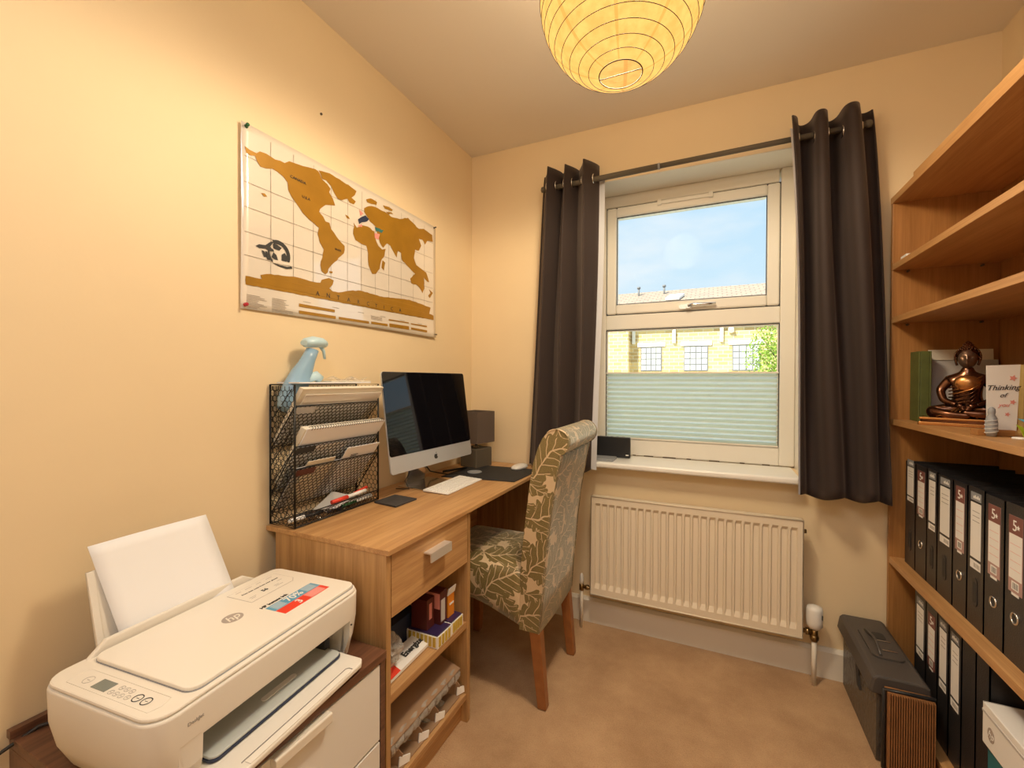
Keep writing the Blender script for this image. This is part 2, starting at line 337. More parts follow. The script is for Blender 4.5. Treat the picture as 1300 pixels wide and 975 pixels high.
def obj(name, b, parent=None, local=False, loc=None, rotz=0, bevel=0, label=None, cat=None, group=None, kind=None, recalc=True, origin='base'):
    """links the builder as ONE mesh object; verts are authored in world space unless local"""
    if recalc: bmesh.ops.recalc_face_normals(b.bm, faces=b.bm.faces[:])
    me = bpy.data.meshes.new(name)
    if parent is not None:
        if not local: bmesh.ops.transform(b.bm, matrix=WM[parent.name].inverted(), verts=b.bm.verts[:])
    elif loc is None:
        vs = [v.co for v in b.bm.verts]; c = Vector(((min(v.x for v in vs) + max(v.x for v in vs)) / 2, (min(v.y for v in vs) + max(v.y for v in vs)) / 2, min(v.z for v in vs)))
        bmesh.ops.translate(b.bm, vec=-c, verts=b.bm.verts[:]); loc = c
    b.bm.to_mesh(me); b.bm.free()
    for m in b.mats: me.materials.append(MATS[m])
    o = bpy.data.objects.new(name, me); S.collection.objects.link(o)
    if parent is not None: o.parent = parent; WM[o.name] = WM[parent.name].copy()
    else:
        o.location = loc; o.rotation_euler = (0, 0, rotz); WM[o.name] = Matrix.Translation(Vector(loc)) @ Matrix.Rotation(rotz, 4, 'Z')
    if bevel:
        md = o.modifiers.new('bevel', 'BEVEL'); md.width = bevel; md.segments = 2; md.limit_method = 'ANGLE'; md.angle_limit = math.radians(40)
    tag(o, label, cat, group, kind); return o
def tag(o, label=None, cat=None, group=None, kind=None):
    for k, v in (('label', label), ('category', cat), ('group', group), ('kind', kind)):
        if v: o[k] = v
    return o
def thing(name, label, cat, loc, rotz=0, group=None, rot=None):
    o = bpy.data.objects.new(name, None); S.collection.objects.link(o); o.location = loc; o.rotation_euler = rot or (0, 0, rotz); o.empty_display_size = .02
    from mathutils import Euler
    WM[o.name] = Matrix.Translation(Vector(loc)) @ Euler(rot or (0, 0, rotz)).to_matrix().to_4x4(); return tag(o, label, cat, group)
def text(name, s, parent, org, right, up, size, m, depth=.0003, align='CENTER', label=None, local=False, shear=0, sx=1, bold=0):
    """flat raised lettering; org is the centre of the line, right/up span the surface"""
    c = bpy.data.curves.new(name, 'FONT'); c.body = s; c.size = size; c.align_x = align; c.align_y = 'CENTER'; c.extrude = depth; c.shear = shear; c.resolution_u = 3; c.offset = bold * size
    t = bpy.data.objects.new('tmp', c); S.collection.objects.link(t); dg = bpy.context.evaluated_depsgraph_get()
    me = bpy.data.meshes.new_from_object(t.evaluated_get(dg)); bpy.data.objects.remove(t); bpy.data.curves.remove(c)
    r = Vector(right).normalized(); u = Vector(up); u = (u - r * u.dot(r)).normalized(); n = r.cross(u); o_ = Vector(org)
    M = Matrix(((r.x * sx, u.x, n.x, o_.x), (r.y * sx, u.y, n.y, o_.y), (r.z * sx, u.z, n.z, o_.z), (0, 0, 0, 1)))
    if not local: M = WM[parent.name].inverted() @ M
    me.transform(M); me.materials.clear(); me.materials.append(MATS[m])
    o = bpy.data.objects.new(name, me); S.collection.objects.link(o); o.parent = parent; WM[o.name] = WM[parent.name].copy(); me.name = name
    return tag(o, label)
def boxuv(o, s=1.0):
    """UVs in metres from each face's dominant direction"""
    me = o.data; uv = me.uv_layers.new(name='UVMap')
    for p in me.polygons:
        n = p.normal; ax = max(range(3), key=lambda i: abs(n[i]))
        for li in p.loop_indices:
            c = me.vertices[me.loops[li].vertex_index].co
            uv.data[li].uv = {0: (c.y, c.z), 1: (c.x, c.z), 2: (c.x, c.y)}[ax] if True else None
def copy_tree(o, parent=None):
    c = o.copy(); S.collection.objects.link(c); c.parent = parent
    for ch in list(o.children): copy_tree(ch, c)
    return c
MAP = {'NA': [(-1.294,1.835),(-1.28,1.831),(-1.259,1.831),(-1.249,1.841),(-1.228,1.844),(-1.2,1.84),(-1.168,1.844),(-1.151,1.857),(-1.129,1.86),(-1.102,1.864),(-1.069,1.872),(-1.043,1.874),(-1.027,1.854),(-1.005,1.847),(-0.989,1.836),(-0.995,1.822),(-0.979,1.807),(-0.968,1.786),(-0.99,1.78),(-1.01,1.773),(-1.033,1.751),(-1.037,1.74),(-1.02,1.73),(-1.01,1.717),(-0.993,1.718),(-0.986,1.699),(-0.963,1.681),(-0.941,1.666),(-0.924,1.658),(-0.927,1.631),(-0.952,1.608),(-0.979,1.58),(-0.997,1.559),(-1.0,1.546),(-1.01,1.537),(-1.026,1.544),(-1.031,1.563),(-1.023,1.59),(-1.017,1.62),(-1.034,1.64),(-1.043,1.665),(-1.037,1.687),(-1.06,1.696),(-1.079,1.702),(-1.102,1.714),(-1.12,1.731),(-1.142,1.749),(-1.155,1.767),(-1.157,1.789),(-1.172,1.801),(-1.192,1.807),(-1.208,1.809),(-1.228,1.801),(-1.247,1.798),(-1.258,1.81),(-1.263,1.822),(-1.276,1.817),(-1.29,1.819)],'GR': [(-1.04,1.877),(-0.995,1.887),(-0.952,1.885),(-0.907,1.882),(-0.869,1.875),(-0.877,1.857),(-0.893,1.842),(-0.871,1.836),(-0.881,1.822),(-0.902,1.821),(-0.911,1.831),(-0.938,1.816),(-0.957,1.814),(-0.971,1.827),(-0.986,1.846),(-1.007,1.857),(-1.025,1.855)],'AF': [(-0.881,1.755),(-0.877,1.743),(-0.883,1.714),(-0.871,1.695),(-0.841,1.689),(-0.815,1.689),(-0.806,1.663),(-0.803,1.618),(-0.783,1.589),(-0.763,1.593),(-0.742,1.618),(-0.735,1.648),(-0.714,1.678),(-0.707,1.707),(-0.728,1.698),(-0.749,1.707),(-0.761,1.721),(-0.77,1.739),(-0.772,1.757),(-0.809,1.764),(-0.841,1.759),(-0.865,1.742)],'EU': [(-0.828,1.827),(-0.803,1.844),(-0.756,1.853),(-0.714,1.853),(-0.678,1.846),(-0.625,1.854),(-0.569,1.878),(-0.535,1.868),(-0.492,1.855),(-0.456,1.866),(-0.39,1.858),(-0.384,1.828),(-0.428,1.819),(-0.446,1.797),(-0.465,1.814),(-0.492,1.811),(-0.474,1.784),(-0.491,1.757),(-0.518,1.755),(-0.526,1.716),(-0.509,1.688),(-0.473,1.68),(-0.437,1.672),(-0.414,1.632),(-0.427,1.631),(-0.455,1.645),(-0.449,1.597),(-0.464,1.572),(-0.482,1.59),(-0.509,1.602),(-0.543,1.6),(-0.551,1.62),(-0.517,1.648),(-0.543,1.658),(-0.576,1.672),(-0.609,1.69),(-0.612,1.715),(-0.632,1.719),(-0.64,1.689),(-0.655,1.703),(-0.678,1.727),(-0.7,1.731),(-0.721,1.707),(-0.742,1.723),(-0.749,1.745),(-0.76,1.761),(-0.766,1.778),(-0.796,1.787),(-0.816,1.804),(-0.828,1.813)],'MA': [(-0.725,1.656),(-0.71,1.65),(-0.717,1.617),(-0.731,1.625)],'I1': [(-0.819,1.864),(-0.796,1.876),(-0.76,1.875),(-0.763,1.863),(-0.79,1.857),(-0.813,1.855)],'I2': [(-0.726,1.875),(-0.693,1.88),(-0.668,1.877),(-0.674,1.869),(-0.714,1.865)],'I3': [(-0.707,1.856),(-0.678,1.864),(-0.663,1.861),(-0.693,1.851)],'I4': [(-0.921,1.771),(-0.907,1.77),(-0.899,1.762),(-0.913,1.761)],'I5': [(-1.245,1.722),(-1.234,1.725),(-1.226,1.719),(-1.236,1.715)],'I6': [(-0.993,1.552),(-0.979,1.554),(-0.98,1.547),(-0.991,1.546)],'I7': [(-0.934,1.546),(-0.922,1.546),(-0.927,1.541)],'I8': [(-0.853,1.737),(-0.889,1.712),(-0.898,1.714),(-0.901,1.719)],'NZ': [(-0.414,1.598),(-0.383,1.587),(-0.408,1.559),(-0.421,1.568),(-0.402,1.583)],'c_navy': [(-0.859,1.775),(-0.822,1.802),(-0.803,1.794),(-0.822,1.777),(-0.853,1.759)],'c_red': [(-0.853,1.812),(-0.832,1.805),(-0.847,1.792)],'c_red2': [(-0.862,1.748),(-0.841,1.763),(-0.838,1.753)],'c_teal': [(-0.77,1.774),(-0.721,1.778),(-0.731,1.763),(-0.763,1.76)],'c_pink': [(-0.772,1.75),(-0.742,1.755),(-0.749,1.731),(-0.77,1.732)],'AN': [(-1.291,1.471),(-1.242,1.472),(-1.247,1.483),(-1.228,1.49),(-1.189,1.496),(-1.12,1.503),(-1.074,1.501),(-1.031,1.504),(-1.026,1.515),(-0.995,1.528),(-0.974,1.524),(-0.979,1.508),(-0.993,1.493),(-0.979,1.485),(-0.952,1.486),(-0.895,1.503),(-0.847,1.512),(-0.783,1.511),(-0.742,1.509),(-0.655,1.517),(-0.56,1.526),(-0.473,1.521),(-0.402,1.515),(-0.413,1.485),(-0.379,1.481),(-0.378,1.46),(-1.291,1.447)],'bar0': [(-1.115,1.421),(-0.97,1.422),(-0.97,1.413),(-1.115,1.411)],'bar1': [(-1.115,1.399),(-0.966,1.4),(-0.966,1.39),(-1.115,1.389)],'bar2': [(-0.952,1.4),(-0.804,1.402),(-0.804,1.393),(-0.952,1.391)],'bar3': [(-0.792,1.403),(-0.699,1.404),(-0.699,1.395),(-0.792,1.394)],'bar4': [(-0.691,1.425),(-0.564,1.427),(-0.564,1.422),(-0.691,1.42)],'bar5': [(-0.688,1.408),(-0.563,1.41),(-0.563,1.395),(-0.688,1.394)],'bar6': [(-0.548,1.425),(-0.432,1.427),(-0.432,1.42),(-0.548,1.42)],'bar7': [(-0.548,1.407),(-0.432,1.406),(-0.432,1.396),(-0.548,1.398)],'lplane': [(-1.26,1.565),(-1.247,1.572),(-1.228,1.573),(-1.22,1.586),(-1.228,1.608),(-1.213,1.592),(-1.189,1.595),(-1.164,1.58),(-1.155,1.56),(-1.168,1.56),(-1.179,1.58),(-1.201,1.581),(-1.217,1.566),(-1.221,1.547),(-1.236,1.543),(-1.228,1.559),(-1.247,1.557)]}
MAP_LETTERS = [(-1.044,1.465),(-1.0,1.466),(-0.955,1.466),(-0.907,1.467),(-0.859,1.467),(-0.809,1.468),(-0.765,1.467),(-0.721,1.468),(-0.673,1.469),(-0.621,1.47)]
# ------------------------------------------------------------ the room
XR = 2.12; YN = -2.75; H = 2.4; WX0, WX1, WZ0, WZ1 = .645, 1.548, .79, 2.133
b = B(); b.box(-.15, XR + .15, YN - .15, .30, -.15, 0, 'carpet'); obj('floor', b, kind='structure')
b = B(); b.box(-.15, XR + .15, YN - .15, .30, H, H + .15, 'ceiling paint'); obj('ceiling', b, kind='structure')
b = B(); b.box(-.15, 0, YN - .15, .30, 0, H, 'wall paint'); obj('wall_left', b, kind='structure')
b = B(); b.box(XR, XR + .15, YN - .15, .30, 0, H, 'wall paint'); obj('wall_right', b, kind='structure')
b = B(); b.box(0, XR, YN - .15, YN, 0, H, 'wall paint'); obj('wall_near', b, kind='structure')
b = B(); b.box(0, WX0, 0, .30, 0, H, 'wall paint').box(WX1, XR, 0, .30, 0, H, 'wall paint').box(WX0, WX1, 0, .30, 0, WZ0, 'wall paint').box(WX0, WX1, 0, .30, WZ1, H, 'wall paint')
obj('wall_far', b, kind='structure')
b = B(); b.box(WX0, WX1, .002, .18, WZ1 - .003, WZ1 + .001, 'upvc').box(WX0 - .001, WX0 + .003, .002, .18, WZ0, WZ1 - .003, 'upvc').box(WX1 - .003, WX1 + .001, .002, .18, WZ0, WZ1 - .003, 'upvc'); obj('trim_1', b, kind='structure')   # white painted reveal
def skirting(name, x0, x1, y0, y1):
    b = B()
    if abs(x1 - x0) > abs(y1 - y0): b.prism([(x0, y1, 0), (x0, y0, 0), (x0, y0, .105), (x0, y0 + (y1 - y0) * .55, .118), (x0, y1, .118)], (x1 - x0, 0, 0), 'white gloss')
    else: b.prism([(x0, y0, 0), (x1, y0, 0), (x1, y0, .105), (x0 + (x1 - x0) * .45, y0, .118), (x0, y0, .118)], (0, y1 - y0, 0), 'white gloss')
    obj(name, b, kind='structure')
skirting('baseboard_far', 0, 1.80, -.018, 0)
skirting('baseboard_left', 0, .018, YN, -1.76)
b = B(); b.box(.02, .9, YN, YN + .02, 0, .118, 'white gloss'); obj('baseboard_near', b, kind='structure')
cpn = thing('added_fill_panel', 'flat rectangular fill panel added on the ceiling behind the camera', 'lamp', (1.05, -2.38, 2.36))  # added fixture that only carries the fill light, out of view
b = B(); b.box(.30, 1.80, -2.70, -1.98, 2.385, 2.4, 'white plastic'); obj('fill_panel_housing', b, cpn)
# door behind the camera
d = thing('door_1', None, None, (1.3, YN, 0)); d['kind'] = 'structure'
b = B(); b.box(.93, 1.69, YN, YN + .035, .005, 1.98, 'white gloss'); obj('door_leaf', b, d, bevel=.003)
b = B(); b.box(.86, .93, YN, YN + .045, 0, 2.05, 'white gloss').box(1.69, 1.76, YN, YN + .045, 0, 2.05, 'white gloss').box(.93, 1.69, YN, YN + .045, 1.98, 2.05, 'white gloss'); obj('door_frame', b, d, bevel=.004)
b = B(); b.cyl((1.62, YN + .035, 1.0), (1.62, YN + .09, 1.0), .009, 'chrome').tube([(1.62, YN + .09, 1.0), (1.50, YN + .09, 1.0)], .009, 'chrome'); obj('door_handle', b, d)

# ------------------------------------------------------------ window
w = thing('window_1', None, None, (1.1, .2, WZ0)); w['kind'] = 'structure'
y0, y1 = .18, .25
b = B(); b.box(WX0 + .002, .7033, y0, y1, .795, 2.133, 'upvc').box(1.4855, WX1 - .002, y0, y1, .795, 2.133, 'upvc').box(.7033, 1.4855, y0, y1, .795, .879, 'upvc').box(.7033, 1.4855, y0, y1, 1.4398, 1.5153, 'upvc').box(.6956, 1.4796, y0, y1, 2.0714, 2.133, 'upvc')
obj('window_frame', b, w, bevel=.006)
def ring(b, x0, x1, z0, z1, t, y0, y1, m):
    b.box(x0, x0 + t, y0, y1, z0, z1, m).box(x1 - t, x1, y0, y1, z0, z1, m).box(x0 + t, x1 - t, y0, y1, z0, z0 + t, m).box(x0 + t, x1 - t, y0, y1, z1 - t, z1, m); return b
b = B(); ring(b, .7075, 1.4815, 1.519, 2.0675, .049, .174, .24, 'upvc'); obj('sash', b, w, bevel=.008)
b = B(); ring(b, .7035, 1.4855, 1.5155, 2.0713, .006, .186, .2, 'upvc dark gasket'); ring(b, .7565, 1.4325, 1.568, 2.0185, .004, .185, .19, 'upvc dark gasket'); ring(b, .7034, 1.4854, .8791, 1.4397, .004, .187, .192, 'upvc dark gasket'); obj('gasket', b, w)
b = B(); ring(b, .7034, 1.4854, .8791, 1.4397, .009, .19, .2, 'upvc'); obj('glazing_bead', b, w, bevel=.003)
b = B(); b.box(.75, 1.44, .208, .212, 1.56, 2.025, 'window glass'); obj('window_pane', b, w)
b = B(); b.box(.70, 1.49, .208, .212, .875, 1.445, 'window glass'); obj('window_pane', b, w)
b = B(); b.rbox(.958, 1.207, .162, .176, 2.048, 2.064, .006, 'upvc', axis='y').box(.958, .976, .158, .176, 2.044, 2.068, 'upvc').box(1.19, 1.207, .158, .176, 2.044, 2.068, 'upvc'); obj('trickle_vent', b, w, bevel=.002)
b = B(); b.rbox(1.062, 1.12, .160, .174, 1.524, 1.546, .008, 'chrome', axis='y').cyl((1.103, .162, 1.535), (1.103, .145, 1.535), .011, 'chrome')
b.tube([(1.103, .150, 1.535), (1.13, .146, 1.541), (1.18, .150, 1.540), (1.223, .153, 1.541)], [.008, .0075, .007, .0055], 'chrome', 10); obj('window_handle', b, w)
b = B(); [b.box(x, x + l, .176, .182, .795, .799, 'dirt') for x, l in ((.80, .03), (.845, .015), (.90, .045), (.99, .06), (1.10, .02), (1.20, .045), (1.33, .02), (1.42, .03))]; obj('mastic_gap', b, w)
b = B(); b.rbox(.655, 1.530, -.075, .18, .768, .795, .010, 'sill paint', axis='x'); obj('trim_2', b, kind='structure', bevel=.003)
# pleated blind in the lower light
bl = thing('pleated_blind', 'pale green-white pleated blind covering the bottom of the lower window pane', 'blind', (1.094, .19, .882))
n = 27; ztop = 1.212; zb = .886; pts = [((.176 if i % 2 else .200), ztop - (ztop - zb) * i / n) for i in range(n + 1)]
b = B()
for k, ((ya, za), (yb, zb_)) in enumerate(zip(pts, pts[1:])): b.poly([(.709, ya, za), (1.480, ya, za), (1.480, yb, zb_), (.709, yb, zb_)], 'blind fabric' if k % 2 else 'blind fabric shaded')
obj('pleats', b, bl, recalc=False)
b = B(); b.box(.708, 1.481, .172, .202, 1.212, 1.220, 'upvc'); obj('top_rail', b, bl)
b = B(); b.box(.708, 1.481, .174, .202, .880, .887, 'upvc'); obj('bottom_rail', b, bl)

# ------------------------------------------------------------ outside
b = B(); b.box(-30, 34, .4, 40, -.6, -.5, 'grass'); obj('ground', b, kind='structure')
bd = thing('mill_building', 'sandstone mill building across the yard with small-paned windows', 'building', (1, 20, -.5))
b = B(); b.box(-2.48, 16, 20, 26, -.5, 4.35, 'sandstone'); obj('wall', b, bd)
b = B(); b.box(-14, -2.48, 19.3, 26, -.5, 4.5, 'sandstone'); obj('wall', b, bd)
b = B(); b.prism([(-14, 19.0, 4.45), (-14, 23, 6.05), (-14, 27, 4.45), (-14, 26.8, 4.30), (-14, 19.2, 4.30)], (30, 0, 0), 'roof slate'); obj('roof', b, bd)
def farwin(x0, x1, z0, z1):
    f = B(); f.box(x0, x1, 19.97, 20.02, z0, z1, 'outside frame'); fo = obj('window', f, bd)
    p = B(); nx = 4; nz = 4; g = .05
    for i in range(nx):
        for j in range(nz):
            a0 = x0 + g + (x1 - x0 - g) * i / nx; a1 = x0 + (x1 - x0 - g) * (i + 1) / nx; c0 = z0 + g + (z1 - z0 - g) * j / nz; c1 = z0 + (z1 - z0 - g) * (j + 1) / nz
            p.box(a0, a1, 19.94, 19.975, c0, c1, 'outside pane')
    obj('window_pane', p, fo)
    l = B(); l.box(x0 - .15, x1 + .15, 19.93, 20.01, z1 + .02, z1 + .22, 'outside white'); obj('lintel', l, bd)
for x0, x1 in ((-2.0, -1.02), (-.03, 1.01), (2.0, 3.11), (4.3, 5.4)): farwin(x0, x1, 1.62, 2.78)
for x in (-2.33, -.47, 1.56): b = B(); b.box(x - .07, x + .07, 19.86, 19.98, 2.95, 4.3, 'outside white'); obj('downpipe', b, bd)
b = B(); b.prism([(-.95, 20.55, 5.10), (-.30, 20.55, 5.10), (-.10, 21.35, 5.42), (-.75, 21.35, 5.42)], (0, -.06, .10), 'outside white'); obj('skylight', b, bd)
for x in (-2.45, -1.15): b = B(); b.cyl((x, 22.2, 5.6), (x, 22.2, 6.15), .05, 'outside frame', 10).cyl((x, 22.2, 6.10), (x, 22.2, 6.2), .09, 'outside frame', 10); obj('flue', b, bd)
b = B(); b.cyl((1.95, 19.93, 3.55), (1.95, 19.80, 3.4), .12, 'outside white', 12); obj('wall_lamp', b, bd)
tr = thing('tree', 'bright green leafy tree in front of the far building', 'tree', (2.75, 9.5, -.5))
b = B(); b.tube([(2.75, 9.5, -.5), (2.7, 9.5, .6), (2.78, 9.45, 1.6)], [.09, .07, .03], 'bark', 8)
for a in range(9): b.tube([(2.74, 9.5, .6 + a * .1), (2.75 + .6 * math.cos(a * 2.3), 9.5 + .5 * math.sin(a * 2.3), 1.4 + .12 * a)], [.018, .004], 'bark', 5)
obj('trunk', b, tr)
b = B()
for i in range(4600):
    p = Vector((random.gauss(0, 1), random.gauss(0, 1), random.gauss(0, 1))).normalized() * random.random() ** .5; c = Vector((2.74 + p.x * .90, 9.5 + p.y * .7, 1.75 + p.z * .85)); u = Vector((random.uniform(-1, 1), random.uniform(-1, 1), random.uniform(-1, 1))).normalized(); v = u.orthogonal().normalized()
    s = random.uniform(.02, .04); b.poly([c - u * s, c + v * s * .6, c + u * s, c - v * s * .6], 'leaf green')
obj('foliage', b, tr, kind='stuff', recalc=False)

# ------------------------------------------------------------ curtains and rod
rod = thing('curtain_rod', 'dark metal curtain rod across the top of the window', 'curtain rod', (1.1, -.09, 2.10))
b = B(); b.cyl((.455, -.09, 2.108), (.995, -.09, 2.116), .0125, 'lamp base faux suede', 16); obj('rod', b, rod)
b = B(); b.cyl((.99, -.09, 2.116), (1.725, -.09, 2.124), .0105, 'lamp base faux suede', 16); obj('inner_rod', b, rod)
b = B(); b.cyl((.988, -.09, 2.116), (.997, -.09, 2.116), .0135, 'grey plastic', 16); obj('joint_ring', b, rod)
for x, z in ((.455, 2.108), (1.725, 2.124)): b = B(); b.lathe([(0, -.014), (.012, -.010), (.014, 0), (.012, .010), (0, .014)], (x, -.09, z), 'lamp base faux suede', 16); obj('finial', b, rod)
for x in (.50, 1.68): b = B(); b.cyl((x, 0, 2.115), (x, -.08, 2.115), .008, 'lamp base faux suede', 10).cyl((x, 0, 2.115), (x, -.008, 2.115), .025, 'lamp base faux suede', 16); obj('bracket', b, rod)
def curtain(label, xt0, xt1, xb0, xb1, ztop, zbot, waves, ph, amp_t, amp_b, lead):
    t = thing('curtain', label, 'curtain', ((xt0 + xt1) / 2, -.09, zbot), group='window curtains')
    def yof(a, v): return -.092 - (amp_t * (1 - v) + amp_b * v) * math.cos(2 * PI * waves * a + ph) - .006 * math.sin(9 * a + 5 * v) + (-.02 * v)
    def f(a, v):
        x0 = xt0 + (xb0 - xt0) * v ** .8; x1 = xt1 + (xb1 - xt1) * v ** .8
        x = x0 + (x1 - x0) * (a + .022 * math.sin(2 * PI * waves * a * 2 + ph) * (1 - .4 * v)) + .006 * math.sin(4 * v + a * 7)
        z = ztop + (zbot - ztop) * v + (.010 * math.sin(2 * PI * waves * a + 1) if v > .97 else 0)
        return (x, yof(a, v), z)
    b = B(); b.grid(f, 120, 40, 'curtain velvet'); o = obj('drape', b, t, recalc=False)
    md = o.modifiers.new('solid', 'SOLIDIFY'); md.thickness = .005; md.offset = 0
    # hem and top band seams
    for k in range(int(waves * 2) + 1):
        a = (k * PI + PI / 2 - ph) / (2 * PI * waves)
        if not 0.02 < a < .98: continue
        p = Vector(f(a, (ztop - 2.112) / (ztop - zbot))); b = B(); pts = [(p.x, -.09 + .021 * math.cos(s), 2.114 + .021 * math.sin(s)) for s in [2 * PI * i / 20 for i in range(20)]]
        b.tube(pts, .0035, 'chrome', 6, closed=True); obj('eyelet', b, t)
    b = B(); e = 1.0 if lead > 0 else 0.0
    b.grid(lambda a, v: (f(e, v)[0] + (lead * (-.004 + .034 * a) if lead > 0 else lead * (-.004 + .011 * a)), f(e, v)[1] + .004 - .012 * a, ztop - .05 + (zbot + .01 - ztop + .05) * v), 2, 30, 'lining'); obj('lining', b, t, recalc=False)
    return t
curtain('dark brown velvet curtain hanging left of the window', .442, .712, .385, .700, 2.188, .752, 3.0, 2.6, .050, .030, 1)
curtain('wide dark charcoal velvet curtain hanging right of the window', 1.478, 1.735, 1.522, 1.808, 2.188, .738, 2.6, .3, .052, .034, -1)

# ------------------------------------------------------------ radiator
rd = thing('radiator', 'cream ribbed panel radiator on the wall below the window', 'radiator', (1.12, -.06, .18))
X0, X1, Z0, Z1 = .701, 1.537, .180, .638; nch = 25; b = B(); pitch = (X1 - X0 - .03) / nch
xs = [X0, X0 + .013]; 
prof = []
for k in range(nch):
    a = X0 + .015 + k * pitch; prof += [(a + pitch * .10, 0), (a + pitch * .22, 1), (a + pitch * .78, 1), (a + pitch * .90, 0)]
cols = [(X0, 0)] + prof + [(X1, 0)]
zs = [(Z0, 0), (Z0 + .030, 0), (Z0 + .052, 1), (Z1 - .044, 1), (Z1 - .030, 0), (Z1, 0)]
G = [[b.bm.verts.new((x, -.100 + .009 * (r * t) , z)) for (z, t) in zs] for (x, r) in cols]
for i in range(len(cols) - 1):
    for j in range(len(zs) - 1): b.face([G[i][j], G[i + 1][j], G[i + 1][j + 1], G[i][j + 1]], 'radiator enamel', False)
obj('front_panel', b, rd)
b = B(); b.box(X0, X1, -.090, -.062, Z0, Z0 + .004, 'radiator enamel').box(X0, X1, -.1, -.062, Z1 - .002, Z1, 'radiator enamel').box(X0, X0 + .002, -.1, -.062, Z0, Z1, 'radiator enamel').box(X1 - .002, X1, -.1, -.062, Z0, Z1, 'radiator enamel').box(X0, X1, -.064, -.062, Z0, Z1, 'radiator enamel'); obj('back_panel', b, rd)
b = B(); b.tube([(X0, -.1005, Z0 + .0), (X1, -.1005, Z0), (X1, -.1005, Z1), (X0, -.1005, Z1)], .0035, 'radiator enamel', 8, closed=True); obj('seam_rim', b, rd)
for x in (.85, 1.38): b = B(); b.box(x, x + .03, -.062, -.001, .25, .58, 'radiator enamel'); obj('wall_bracket', b, rd)
b = B(); b.cyl((.652, -.075, 0), (.652, -.075, .205), .0075, 'white gloss', 14); obj('pipe', b, rd)
b = B(); b.lathe([(.009, 0), (.010, .02), (.0085, .04), (.004, .052), (0, .054)], (.652, -.075, .205), 'white plastic', 14); obj('lockshield_cap', b, rd)
b = B(); b.cyl((.652, -.075, .178), (.652, -.075, .208), .0115, 'brass', 6).cyl((.652, -.075, .196), (.703, -.08, .196), .0075, 'brass', 12).cyl((.672, -.077, .196), (.686, -.078, .196), .012, 'brass', 6); obj('valve', b, rd)
b = B(); b.cyl((1.578, -.082, 0), (1.578, -.082, .185), .0085, 'white gloss', 14); obj('pipe', b, rd)
b = B(); b.cyl((1.578, -.082, .172), (1.578, -.082, .225), .0125, 'brass', 8).cyl((1.578, -.082, .205), (1.535, -.08, .205), .008, 'brass', 12).cyl((1.562, -.082, .205), (1.549, -.082, .205), .0135, 'brass', 6).cyl((1.578, -.082, .18), (1.578, -.082, .195), .016, 'brass', 6); obj('valve', b, rd)
b = B(); b.lathe([(.017, 0), (.0265, .012), (.0275, .03), (.0275, .072), (.025, .083), (.010, .088), (0, .088)], (1.578, -.084, .222), 'white plastic', 24); o = obj('thermostatic_head', b, rd)
b = B(); b.box(1.598, 1.601, -.108, -.100, .268, .284, 'print black'); obj('marker_slot', b, o)
b = B(); b.cyl((X1, -.08, Z1 - .045), (X1 + .012, -.08, Z1 - .045), .008, 'brass', 10); obj('bleed_plug', b, rd)

# ------------------------------------------------------------ ceiling lantern
LC = Vector((1.0, -1.0, 2.13)); LR = .2
ln = thing('paper_lantern', 'round yellow paper lantern pendant hanging lit from the ceiling', 'lamp', (LC.x, LC.y, LC.z - LR))
b = B(); prof = [(LR * math.sin(t), -LR * math.cos(t)) for t in [.26 + (PI - .52) * i / 40 for i in range(41)]]
rings = []
for r_, z_ in prof: rings.append([b.bm.verts.new((LC.x + r_ * math.cos(2 * PI * k / 72), LC.y + r_ * math.sin(2 * PI * k / 72), LC.z + z_)) for k in range(72)])
for A, C in zip(rings, rings[1:]):
    for k in range(72): b.face([A[k], A[(k + 1) % 72], C[(k + 1) % 72], C[k]], 'lantern paper', True)
obj('paper_shade', b, ln)
for i in range(20):
    t = .26 + (PI - .52) * i / 19; r_ = LR * math.sin(t) + .0009; z_ = -LR * math.cos(t)
    b = B(); rr = .0014 if i in (0, 19) else .0008
    b.tube([(LC.x + r_ * math.cos(s), LC.y + r_ * math.sin(s), LC.z + z_) for s in [2 * PI * k / 64 for k in range(64)]], rr, 'wire hoop', 5, closed=True); obj('wire_hoop', b, ln)
b = B(); b.tube([(LC.x - .051, LC.y, LC.z - .1925), (LC.x + .051, LC.y, LC.z - .1925)], .0011, 'wire hoop', 5).tube([(LC.x, LC.y - .05, LC.z + .193), (LC.x, LC.y + .05, LC.z + .193)], .0012, 'wire hoop', 5); obj('spreader_wire', b, ln)
b = B(); b.cyl((LC.x, LC.y, LC.z + .10), (LC.x, LC.y, H - .02), 0.003, 'flex dark', 8).lathe([(.045, 0), (.043, .012), (.02, .022), (0, .022)], (LC.x, LC.y, H - .024), 'white plastic', 24); obj('pendant_flex', b, ln)
b = B(); b.lathe([(.0, 0), (.014, 0), (.018, .02), (.018, .05), (.006, .06), (0, .06)], (LC.x, LC.y, LC.z + .085), 'flex dark', 20); obj('lamp_holder', b, ln)
bd_ = bpy.data.lights.new('bulb', 'SPOT'); bd_.energy = BULB_WATTS; bd_.color = (1, .86, .66); bd_.spot_size = math.radians(178); bd_.spot_blend = .25; bd_.shadow_soft_size = .13
bo_ = bpy.data.objects.new('bulb', bd_); S.collection.objects.link(bo_); bo_.location = (LC.x, LC.y, LC.z + .01)
bd2 = bpy.data.lights.new('bulb glow', 'POINT'); bd2.energy = BULB_WATTS * .17; bd2.color = (1, .86, .66); bd2.shadow_soft_size = .13
bo2 = bpy.data.objects.new('bulb glow', bd2); S.collection.objects.link(bo2); bo2.location = (LC.x, LC.y, LC.z + .01)
